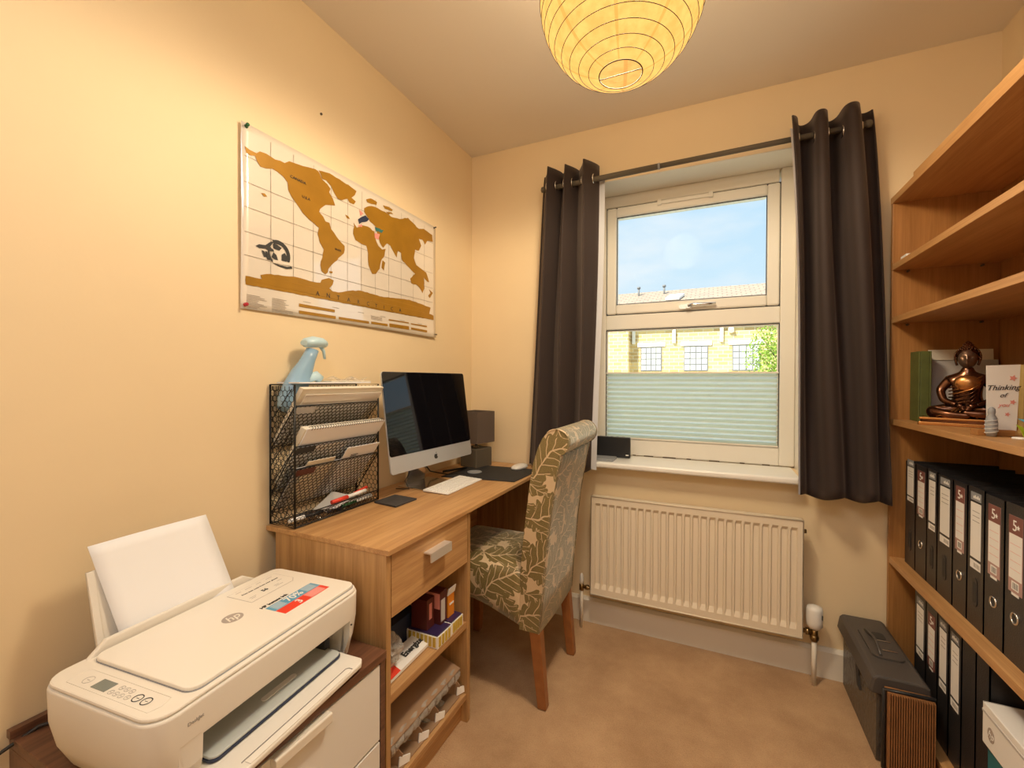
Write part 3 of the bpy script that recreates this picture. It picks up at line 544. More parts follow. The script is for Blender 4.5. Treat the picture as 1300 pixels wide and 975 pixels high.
b = B(); b.cyl((.0, -1.021, 2.077), (.004, -1.021, 2.077), .004, 'dirt', 10); tag(obj('nail_hole', b), 'tiny dark nail hole in the left wall above the map', 'nail')
# ------------------------------------------------------------ desk with pedestal
dk = thing('desk', 'light oak desk with one drawer and open shelves along the left wall', 'desk', (.23, -.63, 0))
b = B(); b.box(.003, .466, -1.2253, -.018, .727, .741, 'oak y'); obj('desk_top', b, dk, bevel=.0012)
b = B(); b.box(.040, .456, -1.222, -1.204, 0, .727, 'oak z'); obj('side_panel', b, dk, bevel=.0008)
b = B(); b.box(.040, .456, -.812, -.794, 0, .727, 'oak z'); obj('side_panel', b, dk, bevel=.0008)
b = B(); b.box(.040, .450, -.045, -.027, 0, .727, 'oak z'); obj('end_panel', b, dk, bevel=.0008)
b = B(); b.box(.050, .065, -.794, -.045, .33, .727, 'oak y'); obj('modesty_panel', b, dk)
b = B(); b.box(.044, .052, -1.204, -.812, .08, .727, 'oak z'); obj('back_panel', b, dk)
for z0, z1, x1 in ((.327, .349, .452), (.080, .100, .452)): b = B(); b.box(.052, x1, -1.204, -.812, z0, z1, 'oak y'); obj('shelf', b, dk, bevel=.0008)
b = B(); b.box(.415, .430, -1.204, -.812, 0, .080, 'oak y'); obj('plinth', b, dk)
b = B(); b.box(.438, .456, -1.2015, -.8145, .556, .722, 'oak y'); dr = obj('drawer', b, dk, bevel=.0008)
b = B(); b.box(.06, .438, -1.19, -.825, .565, .70, 'oak x'); obj('drawer_box', b, dr)
b = B(); b.prism([(.456, -1.062, .678), (.483, -1.062, .678), (.483, -1.062, .651), (.479, -1.062, .651), (.479, -1.062, .674), (.456, -1.062, .674)], (0, .108, 0), 'brushed aluminium'); obj('handle', b, dr, label='square aluminium drawer handle')

# ------------------------------------------------------------ walnut cabinet under the printer
cb = thing('drawer_cabinet', 'dark walnut cabinet with white drawer fronts under the printer', 'cabinet', (.235, -1.495, 0))
b = B(); b.box(.003, .473, -1.752, -1.240, .478, .498, 'walnut y'); obj('cabinet_top', b, cb, bevel=.001)
for y in (-1.258, -1.752): b = B(); b.box(.003, .470, y, y + .016, 0, .478, 'walnut y'); obj('side_panel', b, cb, bevel=.001)
b = B(); b.box(.003, .012, -1.736, -1.258, 0, .478, 'walnut y'); obj('back_panel', b, cb)
for z0, z1 in ((.286, .472), (.010, .280)):
    b = B(); b.box(.452, .470, -1.733, -1.261, z0, z1, 'white plastic'); o = obj('drawer', b, cb, bevel=.0015)
    b = B(); b.rbox(.470, .486, -1.556, -1.424, z1 - .022, z1 + .001, .004, 'white gloss', axis='y'); obj('handle', b, o, bevel=.001)
b = B(); b.box(.003, .018, -1.755, -1.30, .498, .513, 'walnut y'); obj('rear_lip', b, cb)

# ------------------------------------------------------------ printer (local frame: X = front, Y = away along the wall)
pa = math.radians(5.3)
p = thing('printer', 'white multifunction inkjet printer with its output tray open on the walnut cabinet', 'printer', (.2775, -1.506, .499), pa)
Wd, Dp, Ht = .488, .300, .157     # width (y), depth (x), height
hw, hd = Wd / 2, Dp / 2
def rrect(a0, a1, b0, b1, r, seg=6):
    o = []
    for cx, cy, st in ((a1 - r, b1 - r, 0), (a0 + r, b1 - r, 1), (a0 + r, b0 + r, 2), (a1 - r, b0 + r, 3)):
        for i in range(seg + 1):
            t = (st + i / seg) * PI / 2; o.append((cx + r * math.cos(t), cy + r * math.sin(t)))
    return o
b = B(); layers = [(.0, .040, .045), (.012, .020, .045), (.045, .008, .042), (.09, .001, .04), (.142, 0, .04), (.147, .0015, .039)]
rg = []
for z, ins, r in layers: rg.append([b.bm.verts.new((x, y, z)) for x, y in rrect(-hd + ins, hd - ins * .35, -hw + ins, hw - ins, r)])
# front opening: skip the faces on +X side, between y0 and y1, below z .10
nn = len(rg[0])
def inopen(v): return v.co.x > hd - .05 and -.135 < v.co.y < .21
for li, (A, C) in enumerate(zip(rg, rg[1:])):
    for k in range(nn):
        q4 = [A[k], A[(k + 1) % nn], C[(k + 1) % nn], C[k]]
        if li < 3 and k == nn - 1: continue           # the long straight front run is built below
        b.face(q4, 'printer plastic', True)
b.face(list(reversed(rg[0])), 'printer plastic'); b.face(rg[-1], 'printer plastic')
xf = hd - .001
# front wall pieces around the mouth: near end, far end, lintel
yn, yf2 = -hw + .04, hw - .04; m0, m1 = -.165, .196
b.prism([(xf - .014, yn, 0.0), (xf - .002, yn, .045), (xf, yn, .09), (xf - .02, yn, .09), (xf - .03, yn, 0)], (0, m0 - yn, 0), 'printer plastic')
b.prism([(xf - .014, m1, 0.0), (xf - .002, m1, .045), (xf, m1, .09), (xf - .02, m1, .09), (xf - .03, m1, 0)], (0, yf2 - m1, 0), 'printer plastic')
b.box(xf - .016, xf, m0, m1, .086, .093, 'printer plastic')
b.box(xf - .10, xf - .02, m0 - .002, m0, .006, .09, 'printer plastic').box(xf - .10, xf - .02, m1, m1 + .002, .006, .09, 'printer plastic').box(xf - .105, xf - .10, m0, m1, .006, .09, 'printer plastic')
body = obj('body', b, p, local=True, recalc=False)
b = B(); b.prism([(x, y, .1475) for x, y in rrect(-hd + .003, hd - .003, -hw + .003, hw - .003, .038)], (0, 0, .007), 'printer plastic'); deck = obj('top_deck', b, p, local=True, bevel=.003)
b = B(); b.prism([(x, y, .1545) for x, y in rrect(-hd + .020, hd - .014, -hw + .068, hw - .010, .022)], (0, 0, .0075), 'printer lid plastic'); lid = obj('scanner_lid', b, p, local=True, bevel=.002)
b = B(); b.prism([(x, y, .1538) for x, y in rrect(-hd + .019, hd - .0125, -hw + .067, hw - .0095, .022)], (0, 0, .0022), 'grey plastic'); obj('lid_gap', b, p, local=True)
zt = .1621
# rear paper lip and input tray
b = B(); b.prism([(-hd + .016, -.185, .150), (-hd + .016, -.150, .178), (-hd + .016, .140, .178), (-hd + .016, .185, .150)], (-.010, 0, 0), 'printer plastic'); obj('rear_lip', b, p, local=True, bevel=.003)
b = B(); b.prism([(-hd + .0, -.150, .11), (-hd - .046, -.150, .296), (-hd - .052, -.150, .296), (-hd - .010, -.150, .11)], (0, .012, 0), 'printer plastic').prism([(-hd - .006, -.150, .11), (-hd - .048, -.150, .296), (-hd - .052, -.150, .296), (-hd - .010, -.150, .11)], (0, .225, 0), 'printer plastic').prism([(-hd + .0, .065, .11), (-hd - .046, .065, .296), (-hd - .052, .065, .296), (-hd - .010, .065, .11)], (0, .010, 0), 'printer plastic')
obj('paper_support', b, p, local=True, bevel=.001)
R3 = (0, 1, 0); UPX = (-1, 0, 0)
# logo, stickers
b = B(); c0 = (-.005, .008)
b.prism([(c0[0] + .0185 * math.sin(t), c0[1] + .0215 * math.cos(t), zt - .0001) for t in [2 * PI * k / 36 for k in range(36)]], (0, 0, .0003), 'logo grey'); lg = obj('round_logo', b, p, local=True)
text('logo_letters', 'hp', lg, (c0[0], c0[1] - .001, zt + .0004), R3, UPX, .030, 'printer lid plastic', shear=.3, local=True, bold=.008)
I0, I1, J0, J1 = -.103, -.024, .070, .203
b = B(); b.prism([(I0, J0, zt - .0001), (I1, J0, zt - .0001), (I1, J1 - .014, zt - .0001), (I1 - .014, J1, zt - .0001), (I0, J1, zt - .0001)], (0, 0, .0003), 'print grey'); ls = obj('info_sticker', b, p, local=True)
b = B(); b.prism([(I0 + .0008, J0 + .0008, zt + .0001), (I1 - .0008, J0 + .0008, zt + .0001), (I1 - .0008, J1 - .0145, zt + .0001), (I1 - .0145, J1 - .0008, zt + .0001), (I0 + .0008, J1 - .0008, zt + .0001)], (0, 0, .0003), 'printer lid plastic')
for x_, y_, w_ in ((-.094, .085, .014), (-.094, .11, .018), (-.094, .14, .014), (-.094, .168, .018), (-.046, .082, .018), (-.040, .082, .012), (-.046, .150, .014), (-.040, .150, .022), (-.060, .172, .014)): b.box(x_, x_ + .0014, y_, y_ + w_, zt + .0003, zt + .0005, 'print grey')
obj('sticker_face', b, ls, local=True)
text('sticker_text', 'Print scan copy from your phone', ls, (-.074, .136, zt + .0006), R3, UPX, .0075, 'print black', local=True)
text('sticker_number', '56', ls, (-.048, .126, zt + .0006), R3, UPX, .015, 'print black', local=True, bold=.03)
b = B(); b.box(.029, .0585, .060, .193, zt - .0001, zt + .0002, 'print blue').box(.0595, .0885, .060, .193, zt - .0001, zt + .0002, 'print red'); st = obj('promo_sticker', b, p, local=True)
text('sticker_text', '70%', st, (.0435, .126, zt + .0005), R3, UPX, .028, 'print white', local=True, bold=.015)
text('sticker_text', '3', st, (.074, .113, zt + .0005), R3, UPX, .027, 'print white', local=True, bold=.015)
text('sticker_text', 'HP Instant Ink', st, (.020, .092, zt + .0003), R3, UPX, .0125, 'print black', local=True, bold=.03)
b = B()
for k in range(5): b.box(.033 + k * .005, .0345 + k * .005, .068, .096, zt + .0002, zt + .0003, 'print white').box(.033 + k * .005, .0345 + k * .005, .156, .186, zt + .0002, zt + .0003, 'print white').box(.063 + k * .005, .0645 + k * .005, .138, .183, zt + .0002, zt + .0003, 'print white')
obj('sticker_lines', b, st, local=True)
# control strip
zc = .1546; yc = -hw + .033
b = B(); b.box(-.044, -.008, yc - .010, yc + .011, zc, zc + .0006, 'lcd'); ob = obj('display', b, p, local=True)
b = B(); b.tube([(-.098, yc - .016, zc), (.112, yc - .016, zc), (.118, yc + .0, zc), (.112, yc + .020, zc), (-.098, yc + .020, zc), (-.104, yc, zc)], .0006, 'printer plastic', 5, closed=True); obj('panel_outline', b, p, local=True)
for i, (x_, y_, r_) in enumerate([(-.068, 0, .0085), (.004, -.006, .0045), (.017, -.006, .0045), (.030, -.006, .0045), (.010, .007, .0045), (.023, .007, .0045), (.036, .007, .0045), (.044, -.005, .0045), (.062, 0, .0080), (.083, 0, .0080)]):
    b = B(); m_ = 'print grey' if i < 8 else 'print black'; b.tube([(x_ + r_ * math.cos(t), yc + y_ + r_ * math.sin(t), zc + .0003) for t in [2 * PI * k / 24 for k in range(24)]], .0003 if i < 8 else .0008, m_, 4, closed=True).box(x_ - r_ * .4, x_ + r_ * .4, yc + y_ - .0004, yc + y_ + .0004, zc, zc + .0003, m_)
    obj('button', b, p, local=True)
text('model_text', 'DeskJet', p, (hd + .0002, -.178, .118), (0, 1, 0), (0, 0, 1), .0085, 'print grey', local=True)
b = B(); b.cyl((hd - .002, .200, .075), (hd + .0006, .200, .075), .0022, 'print black', 8); obj('screw_hole', b, p, local=True)
# mouth: dark slots, inner ramp, grey tray and fold-out flap
b = B(); b.box(xf - .10, xf - .06, m0, m1, .075, .088, 'printer plastic'); [b.box(xf - .060, xf - .0585, y_, y_ + .03, .078, .081, 'printer dark slot') for y_ in (-.09, -.01, .055, .125)]; b.box(xf - .09, xf - .04, .155, .172, .02, .05, 'printer dark slot'); obj('feed_rollers', b, p, local=True)
b = B(); b.prism([(x, y, .024) for x, y in rrect(.030, .150, -.150, .165, .014)], (0, 0, .005), 'printer tray grey'); tr_ = obj('output_tray', b, p, local=True, bevel=.0015)
b = B(); b.rbox(.105, .118, -.02, .065, .0288, .0305, .006, 'print white', axis='z'); obj('finger_groove', b, tr_, local=True)
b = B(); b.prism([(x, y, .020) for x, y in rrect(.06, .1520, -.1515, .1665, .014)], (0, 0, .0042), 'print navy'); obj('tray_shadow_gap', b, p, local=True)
b = B(); b.prism([(.045, -.170, .006), (.200, -.170, .006), (.211, -.160, .006), (.211, .160, .006), (.200, .176, .006), (.130, .178, .006), (.045, .165, .006)], (0, 0, .012), 'printer plastic'); fl = obj('paper_flap', b, p, local=True, bevel=.003)
b = B(); b.tube([(.192, -.13, .0186), (.192, .13, .0186), (.197, .135, .0186), (.206, .135, .0186)], .0010, 'print grey', 5).box(.195, .209, -.126, .128, .018, .0195, 'printer lid plastic'); obj('extension_flap', b, fl, local=True)
# sheets of paper in the feeder
b = B()
def sheet(a, v): return (.152 - .070 * v - .004 * math.sin(PI * a) * v, -1.630 - .036 * v + (.228 - .004 * v) * a, .615 + .228 * v + .002 * a)
b.grid(lambda a, v: sheet(a, v), 8, 10, 'paper white'); o = obj('paper', b, recalc=False); md = o.modifiers.new('solid', 'SOLIDIFY'); md.thickness = .002
tag(o, 'blank white paper standing up in the back of the printer', 'paper')
b = B(); b.tube([(.004, -1.90, .40), (.01, -1.80, .470), (.03, -1.72, .504), (.07, -1.66, .505), (.11, -1.62, .512)], .0035, 'cable black', 8); tag(obj('power_cable', b), 'thin dark cable trailing from behind the printer down the left wall', 'cable')

# ------------------------------------------------------------ monitor
mt = thing('desktop_computer', 'slim all-in-one computer with black screen and silver chin on the desk', 'computer', (.128, -.592, .741), -math.radians(2.8))
tl = math.radians(7.7)
T = Matrix.Translation((.052, 0, .092)) @ Matrix.Rotation(-tl, 4, 'Y')
def TT(b): bmesh.ops.transform(b.bm, matrix=T, verts=b.bm.verts[:]); return b
b = B(); b.rbox(-.006, 0, -.265, .265, 0, .378, .012, 'imac aluminium', axis='x', seg=5)
b.grid(lambda a, v: (-.006 - .034 * math.sin(PI * a) ** .8 * math.sin(PI * v) ** .8, -.262 + .524 * a, .003 + .372 * v), 14, 12, 'imac aluminium'); sh = obj('housing', TT(b), mt, local=True)
b = B(); b.rbox(0, .0015, -.2645, .2645, .064, .3775, .010, 'black glass', axis='x', seg=5); obj('screen', TT(b), mt, local=True)
b = B()
ap = [(.0, .0105), (.004, .0125), (.0085, .0115), (.0108, .008)]; cx = []
for k in range(40):
    t = 2 * PI * k / 40; r_ = .0115 * (1 + .06 * math.cos(2 * t)) - (.0022 if abs(t - PI / 2) < .35 else 0) - (.0016 if abs(t - 3 * PI / 2) < .3 else 0); y_ = r_ * math.cos(t) * .95; z_ = r_ * math.sin(t)
    d_ = math.hypot(y_ - .0125, z_ - .002)
    if d_ < .0055: y_ = .0125 - .0055 * math.cos(math.asin(max(-1, min(1, (z_ - .002) / .0055))))
    cx.append((.0003, y_, .030 + z_))
b.prism(cx, (.0006, 0, 0), 'print black').prism([(.0003, -.001 + .0, .0425), (.0003, .0012, .0445), (.0003, .0045, .0478), (.0003, .0048, .0455), (.0003, .003, .0432)], (.0006, 0, 0), 'print black'); obj('fruit_logo', TT(b), mt, local=True)
b = B(); b.prism([(-.070, -.095, .001), (.060, -.095, .001), (.060, -.095, .004), (-.070, -.095, .007)], (0, .19, 0), 'stand metal').prism([(-.070, -.06, .004), (-.060, -.06, .006), (-.015, -.06, .20), (.005, -.06, .24), (-.004, -.06, .26), (-.03, -.06, .22)], (0, .12, 0), 'stand metal'); obj('stand', b, mt, local=True, bevel=.002)
b = B(); b.tube([(-.05, .02, .10), (-.06, .10, .03), (-.02, .18, .004), (.03, .235, .004)], .003, 'cable black', 6).tube([(-.05, -.02, .08), (-.03, -.10, .03), (.0, -.11, .004), (-.05, -.13, .004)], .0022, 'cable black', 6); obj('cable', b, mt, local=True)
kb = thing('keyboard', 'small white keyboard lying in front of the computer screen', 'keyboard', (.247, -.567, .741), math.radians(1.2))
b = B(); b.prism([(-.0575, -.1395, .003), (.0575, -.1395, .001), (.0575, -.1395, .005), (-.0575, -.1395, .011)], (0, .279, 0), 'white plastic'); obj('keyboard_base', b, kb, local=True, bevel=.002)
b = B()
for r_ in range(6):
    x_ = -.050 + r_ * .0175
    n_ = 14; ws = [1] * n_
    if r_ == 5: ws = [1, 1, 1, 1.25, 5.2, 1.25, 1, 1, 1, 1]
    tot = sum(ws); y_ = -.134
    for wv in ws:
        wk = .268 * wv / tot; zz = .0112 - (x_ + .0575) / .115 * .006
        b.box(x_, x_ + .0145, y_ + .0015, y_ + wk - .0015, zz - .001, zz + .0012, 'print white'); y_ += wk
obj('keys', b, kb, local=True, kind='stuff')
tag(obj('slate_coaster', (lambda b: b.prism([(.128, -.905, .7415), (.235, -.918, .7415), (.238, -.806, .7415), (.131, -.797, .7415)], (0, 0, .006), 'slate'))(B()), bevel=.001), 'square dark slate coaster on the desk beside the wire rack', 'coaster')
b = B(); b.prism([(.108, -.455, .7415), (.446, -.405, .7415), (.455, -.128, .7415), (.100, -.148, .7415)], (0, 0, .003), 'dark rubber'); tag(obj('mouse_mat', b), 'black mouse mat on the far end of the desk', 'mouse mat')
ms_ = thing('computer_mouse', 'low white computer mouse on the black mat', 'mouse', (.352, -.135, .7447), math.radians(82))
b = B(); rings = []
for z_, s_ in ((0, .93), (.004, 1.0), (.012, .93), (.017, .72), (.0195, .4)): rings.append([b.bm.verts.new((.057 * s_ * math.copysign(abs(math.cos(t)) ** .75, math.cos(t)), .029 * s_ * math.copysign(abs(math.sin(t)) ** .75, math.sin(t)), z_)) for t in [2 * PI * k / 32 for k in range(32)]])
for A, C in zip(rings, rings[1:]):
    for k in range(32): b.face([A[k], A[(k + 1) % 32], C[(k + 1) % 32], C[k]], 'white plastic', True)
b.face(list(reversed(rings[0])), 'white plastic'); b.face(rings[-1], 'white plastic', True); obj('mouse_shell', b, ms_, local=True)
b = B(); b.tube([(.053 * math.cos(t), .0268 * math.sin(t), .0025) for t in [2 * PI * k / 32 for k in range(32)]], .0022, 'imac aluminium', 6, closed=True); obj('base_rim', b, ms_, local=True)
b = B(); b.lathe([(.031, 0), (.034, .002), (.034, .005), (.026, .0055), (.024, .003), (0, .003)], (.204, -.322, .7447), 'grey plastic', 32); tag(obj('round_coaster', b), 'small round grey coaster on the mat by the lamp', 'coaster')
b = B(); b.tube([(.078, -.395, .7445 + .007), (.128, -.268, .7525)], [.005, .0045], 'black plastic', 10); tag(obj('stylus', b), 'dark stylus lying behind the keyboard', 'pen')
# table lamp
tl_ = thing('table_lamp', 'small brown square table lamp in the far corner of the desk', 'lamp', (.120, -.157, .741), math.radians(-12))
b = B(); b.rbox(-.055, .055, -.060, .060, 0, .095, .006, 'lamp base faux suede'); obj('lamp_base', b, tl_, local=True, bevel=.004)
b = B(); b.cyl((0, 0, .095), (0, 0, .135), .007, 'chrome', 16).cyl((0, 0, .095), (0, 0, .099), .014, 'chrome', 16); obj('lamp_stem', b, tl_, local=True)
b = B(); s_ = .066; t_ = .064; hz0, hz1 = .122, .278
b.box(-s_, s_, -s_, -t_, hz0, hz1, 'lamp shade fabric').box(-s_, s_, t_, s_, hz0, hz1, 'lamp shade fabric').box(-s_, -t_, -t_, t_, hz0, hz1, 'lamp shade fabric').box(t_, s_, -t_, t_, hz0, hz1, 'lamp shade fabric'); obj('lamp_shade', b, tl_, local=True)
b = B(); b.lathe([(0, 0), (.012, 0), (.013, .02), (.026, .055), (.024, .08), (0, .092)], (0, 0, .135), 'white plastic', 16); obj('bulb', b, tl_, local=True)

# ------------------------------------------------------------ wire file rack
RX0, RX1, RY0, RY1, RZ0, RZ1 = .008, .113, -1.215, -.868, .743, 1.162
rk = thing('wire_rack', 'tall black chicken-wire letter rack against the left wall on the desk', 'rack', (.06, -1.04, RZ0))
b = B()
for y in (RY0, RY1): b.tube([(RX0, y, RZ0 + .002), (RX1, y, RZ0 + .002), (RX1, y, RZ1), (RX0, y, RZ1)], .0030, 'black wire', 8, closed=True)
for x, z in ((RX0, RZ0 + .002), (RX1, RZ0 + .002), (RX0, RZ1), (RX1, RZ0 + .035)): b.tube([(x, RY0, z), (x, RY1, z)], .002, 'black wire', 8)
obj('frame', b, rk)
tiers = [(1.100, .965), (.981, .830), (.916, .770)]
for zt_, zb_ in tiers:
    b = B(); L = math.hypot(RX1 - RX0, zt_ - zb_)
    b.tube([(RX1, RY0, zt_), (RX1, RY1, zt_)], .002, 'black wire', 8)
    for y in (RY0, RY1): b.tube([(RX1, y, zt_), (RX0, y, zb_)], .0018, 'black wire', 6).tube([(RX1 - .012, y, zt_ + .05), (RX0, y, zb_ + .085)], .0014, 'black wire', 6)
    b.hexnet(lambda a, c: (RX1 + (RX0 - RX1) * c / L, RY0 + a, zt_ + (zb_ - zt_) * c / L), RY1 - RY0, L, .0185, .0013, 'black wire'); obj('pocket', b, rk, kind='stuff')
for y in (RY0, RY1): b = B(); b.hexnet(lambda a, c: (RX0 + a, y, RZ0 + c), RX1 - RX0, RZ1 - RZ0, .0210, .0011, 'black wire'); obj('side_mesh', b, rk, kind='stuff')
b = B(); b.hexnet(lambda a, c: (RX0 + a, RY0 + c, RZ0 + .003), RX1 - RX0, RY1 - RY0, .0150, .0009, 'black wire').hexnet(lambda a, c: (RX1, RY0 + a, RZ0 + c), RY1 - RY0, .034, .0150, .0009, 'black wire').hexnet(lambda a, c: (RX0, RY0 + a, RZ0 + c), RY1 - RY0, RZ1 - RZ0, .0210, .0011, 'black wire'); obj('base_mesh', b, rk, kind='stuff')
def slab(name, label, cat, x, y0, y1, z0, z1, lean, th, m, group=None, extra=None):
    """a flat item leaning in a rack pocket: bottom edge at x, top leans out by lean"""
    b = B(); b.prism([(x, y0, z0), (x + lean, y0, z1), (x + lean - th, y0, z1), (x - th, y0, z0)], (0, y1 - y0, 0), m)
    if extra: extra(b)
    return tag(obj(name, b), label, cat, group)
def pocket(k, name, label, cat, y0, y1, z0, z1, off, th, m, extra=None, parent=None):
    zt_, zb_ = tiers[k]; sl = (RX1 - RX0) / (zt_ - zb_); f = lambda z, o_: RX1 - .003 + (z - zt_) * sl - o_
    b = B(); b.prism([(max(.010, f(z0, off)), y0, z0), (f(z1, off), y0, z1), (f(z1, off + th), y0, z1 + th * .4), (max(.009, f(z0, off + th)), y0, z0 + th * .6)], (0, y1 - y0, 0), m)
    if extra: extra(b, f)
    if parent: return obj(name, b, parent)
    return tag(obj(name, b), label, cat)
pocket(0, 'document', 'thick cream folder of papers in the top pocket of the wire rack', 'papers', -1.205, -.866, .985, 1.150, .012, .016, 'paper cream')
pocket(0, 'document', 'thin cream leaflet standing in front of the thick cream folder', 'papers', -1.190, -.868, .985, 1.132, .004, .005, 'poster paper')
pocket(0, 'envelope', 'white letter low behind the wire mesh of the top pocket', 'envelope', -1.205, -.90, .980, 1.098, .000, .002, 'paper white')
b = B(); b.box(.012, .108, -1.195, -.90, 1.166, 1.170, 'paper white', Matrix.Rotation(0, 4, 'Z')).box(.02, .100, -1.07, -.89, 1.171, 1.174, 'paper cream'); tag(obj('loose_papers', b), 'loose white papers lying across the top of the wire rack', 'papers')
b = B(); b.grid(lambda a, v: (.03 + .07 * a, -1.04 + .13 * v, 1.178 + .012 * math.sin(5 * a + 3 * v) * math.sin(7 * v)), 10, 12, 'clear film'); tag(obj('plastic_sleeve', b, recalc=False), 'crumpled clear plastic sleeve on top of the rack papers', 'plastic')
nb = thing('spiral_notebook', 'white spiral-bound notebook in the middle pocket of the wire rack', 'notebook', (.07, -1.035, .875))
pocket(1, 'pages', None, None, -1.200, -.872, .855, 1.032, .006, .020, 'paper cream', parent=nb)
pocket(1, 'cover', None, None, -1.196, -.866, .850, 1.033, .002, .003, 'paper white', parent=nb)
b = B()
for k in range(32): y_ = -1.180 + k * .0098; b.tube([(.137 + .009 * math.cos(t), y_ + .0015 * math.sin(t), 1.034 + .0060 * math.sin(t)) for t in [2 * PI * i / 8 for i in range(8)]], .0009, 'print black', 4, closed=True)
obj('spiral_binding', b, nb, kind='stuff')
pocket(1, 'document', 'white letters pressed behind the mesh of the middle pocket', 'papers', -1.20, -.90, .845, .975, -.0005, .001, 'paper white')
pocket(2, 'envelope', 'white window envelope standing at the right of the lowest rack pocket', 'envelope', -1.035, -.885, .79, .955, .002, .002, 'paper white', extra=lambda b, f: b.box(f(.927, 0) + .0012, f(.927, 0) + .0035, -1.005, -.975, .926, .928, 'print black').box(f(.922, 0) + .0012, f(.922, 0) + .0035, -1.005, -.980, .921, .923, 'print black'))
pocket(2, 'envelope', 'narrow white envelope sticking up in the middle of the lowest rack pocket', 'envelope', -1.175, -1.070, .79, .932, .001, .002, 'paper cream')
pocket(2, 'document', 'stack of grey letters behind the envelopes in the lowest pocket', 'papers', -1.20, -.90, .785, .912, .006, .008, 'paper grey')
for zt2, m_, lb in ((1.096, 'paper grey', 'pale blank label card clipped at the left of the top rack bar'), (.977, 'print black', 'black label card clipped at the left of the middle rack bar'), (.912, 'maroon card', 'dark brown label card clipped at the left of the lowest rack bar')):
    b = B(); b.prism([(RX1 + .0022, -1.209, zt2), (RX1 + .0022, -1.140, zt2), (RX1 - .012, -1.140, zt2 - .020), (RX1 - .012, -1.209, zt2 - .020)], (.001, 0, 0), m_); tag(obj('label_card', b), lb, 'card')
# tray contents
b = B(); b.prism([(.03, -1.08, .752), (.10, -1.05, .757), (.095, -.96, .775), (.02, -.99, .79)], (0, 0, .001), 'paper grey'); tag(obj('folded_note', b), 'folded grey note lying in the bottom of the wire rack', 'paper')
def pen(label, a, c, r, ms2, cat='pen', name='pen'):
    t = thing(name, label, cat, a); A = Vector(a); C_ = Vector(c); k = A.lerp(C_, .45)
    b = B(); b.tube([A, k], r, ms2[0], 10); obj('cap', b, t); b = B(); b.tube([k, C_], r * .92, ms2[1], 10); obj('barrel', b, t)
pen('red-capped white marker pen in the bottom of the wire rack', (.085, -1.055, .776), (.098, -.915, .786), .0068, ('print red', 'print white'))
pen('green pen beside the red marker in the rack', (.100, -1.025, .758), (.103, -.890, .762), .005, ('pin green', 'print white'))
pen('blue-grey pen at the bottom right of the rack', (.085, -1.00, .757), (.088, -.88, .762), .005, ('paper grey', 'grey plastic'))
pen('black marker behind the red one in the rack', (.06, -.99, .765), (.066, -.875, .785), .006, ('black plastic', 'print red'))
pen('black and white pen at the near left corner of the rack', (.075, -1.205, .757), (.095, -1.10, .761), .006, ('paper white', 'black plastic'))
for k in range(9):
    y_ = -1.14 + .018 * k; x_ = .085 + .015 * math.sin(k * 2.2); b = B()
    b.tube([(x_ + .011 * math.cos(t + k), y_ + .006 * math.sin(t + k), .752 + .006 * math.sin(2 * t + k)) for t in [2 * PI * i / 12 for i in range(12)]], .0016, 'chrome' if k % 2 else 'black plastic', 5, closed=True); tag(obj('binder_clip', b), 'small metal clip in the pile at the rack bottom', 'clip', 'clips in the bottom of the wire rack')
# spray bottle leaning in the rack
sb = thing('spray_bottle', 'pale blue trigger spray bottle leaning in the top of the wire rack', 'bottle', (.055, -1.185, 1.10))
def loft(b, secs, m, seg=20):
    rg = []
    for c, a_, b_, d in secs:
        c = Vector(c); d = Vector(d).normalized(); u = Vector((1, 0, 0)); v = d.cross(u).normalized(); u = v.cross(d)
        rg.append([b.bm.verts.new(c + u * a_ * math.cos(2 * PI * k / seg) + v * b_ * math.sin(2 * PI * k / seg)) for k in range(seg)])
    for A, C in zip(rg, rg[1:]):
        for k in range(seg): b.face([A[k], A[(k + 1) % seg], C[(k + 1) % seg], C[k]], m, True)
    b.face(list(reversed(rg[0])), m); b.face(rg[-1], m)
b = B(); d = (0, .52, .85)
loft(b, [((.050, -1.195, 1.085), .026, .026, d), ((.050, -1.185, 1.11), .031, .036, d), ((.051, -1.165, 1.150), .030, .038, d), ((.053, -1.145, 1.190), .026, .034, d), ((.055, -1.130, 1.218), .021, .027, d), ((.056, -1.118, 1.245), .020, .021, d), ((.057, -1.105, 1.272), .018, .019, (0, .3, .95))], 'spray blue'); obj('bottle_body', b, sb)
b = B(); loft(b, [((.058, -1.138, 1.292), .016, .008, (0, 1, .12)), ((.058, -1.130, 1.293), .022, .015, (0, 1, .12)), ((.058, -1.105, 1.297), .026, .018, (0, 1, .08)), ((.058, -1.075, 1.297), .024, .016, (0, 1, -.05)), ((.058, -1.058, 1.293), .016, .012, (0, 1, -.2))], 'spray pale blue'); obj('spray_head', b, sb)
b = B(); b.tube([(.058, -1.075, 1.287), (.058, -1.062, 1.270), (.058, -1.058, 1.245)], [.007, .005, .004], 'spray pale blue', 8); obj('trigger', b, sb)
b = B(); b.tube([(.062, -1.082, 1.178), (.062, -1.095, 1.190), (.060, -1.13, 1.180)], .015, 'spray pale blue', 10); obj('handle_grip', b, sb)

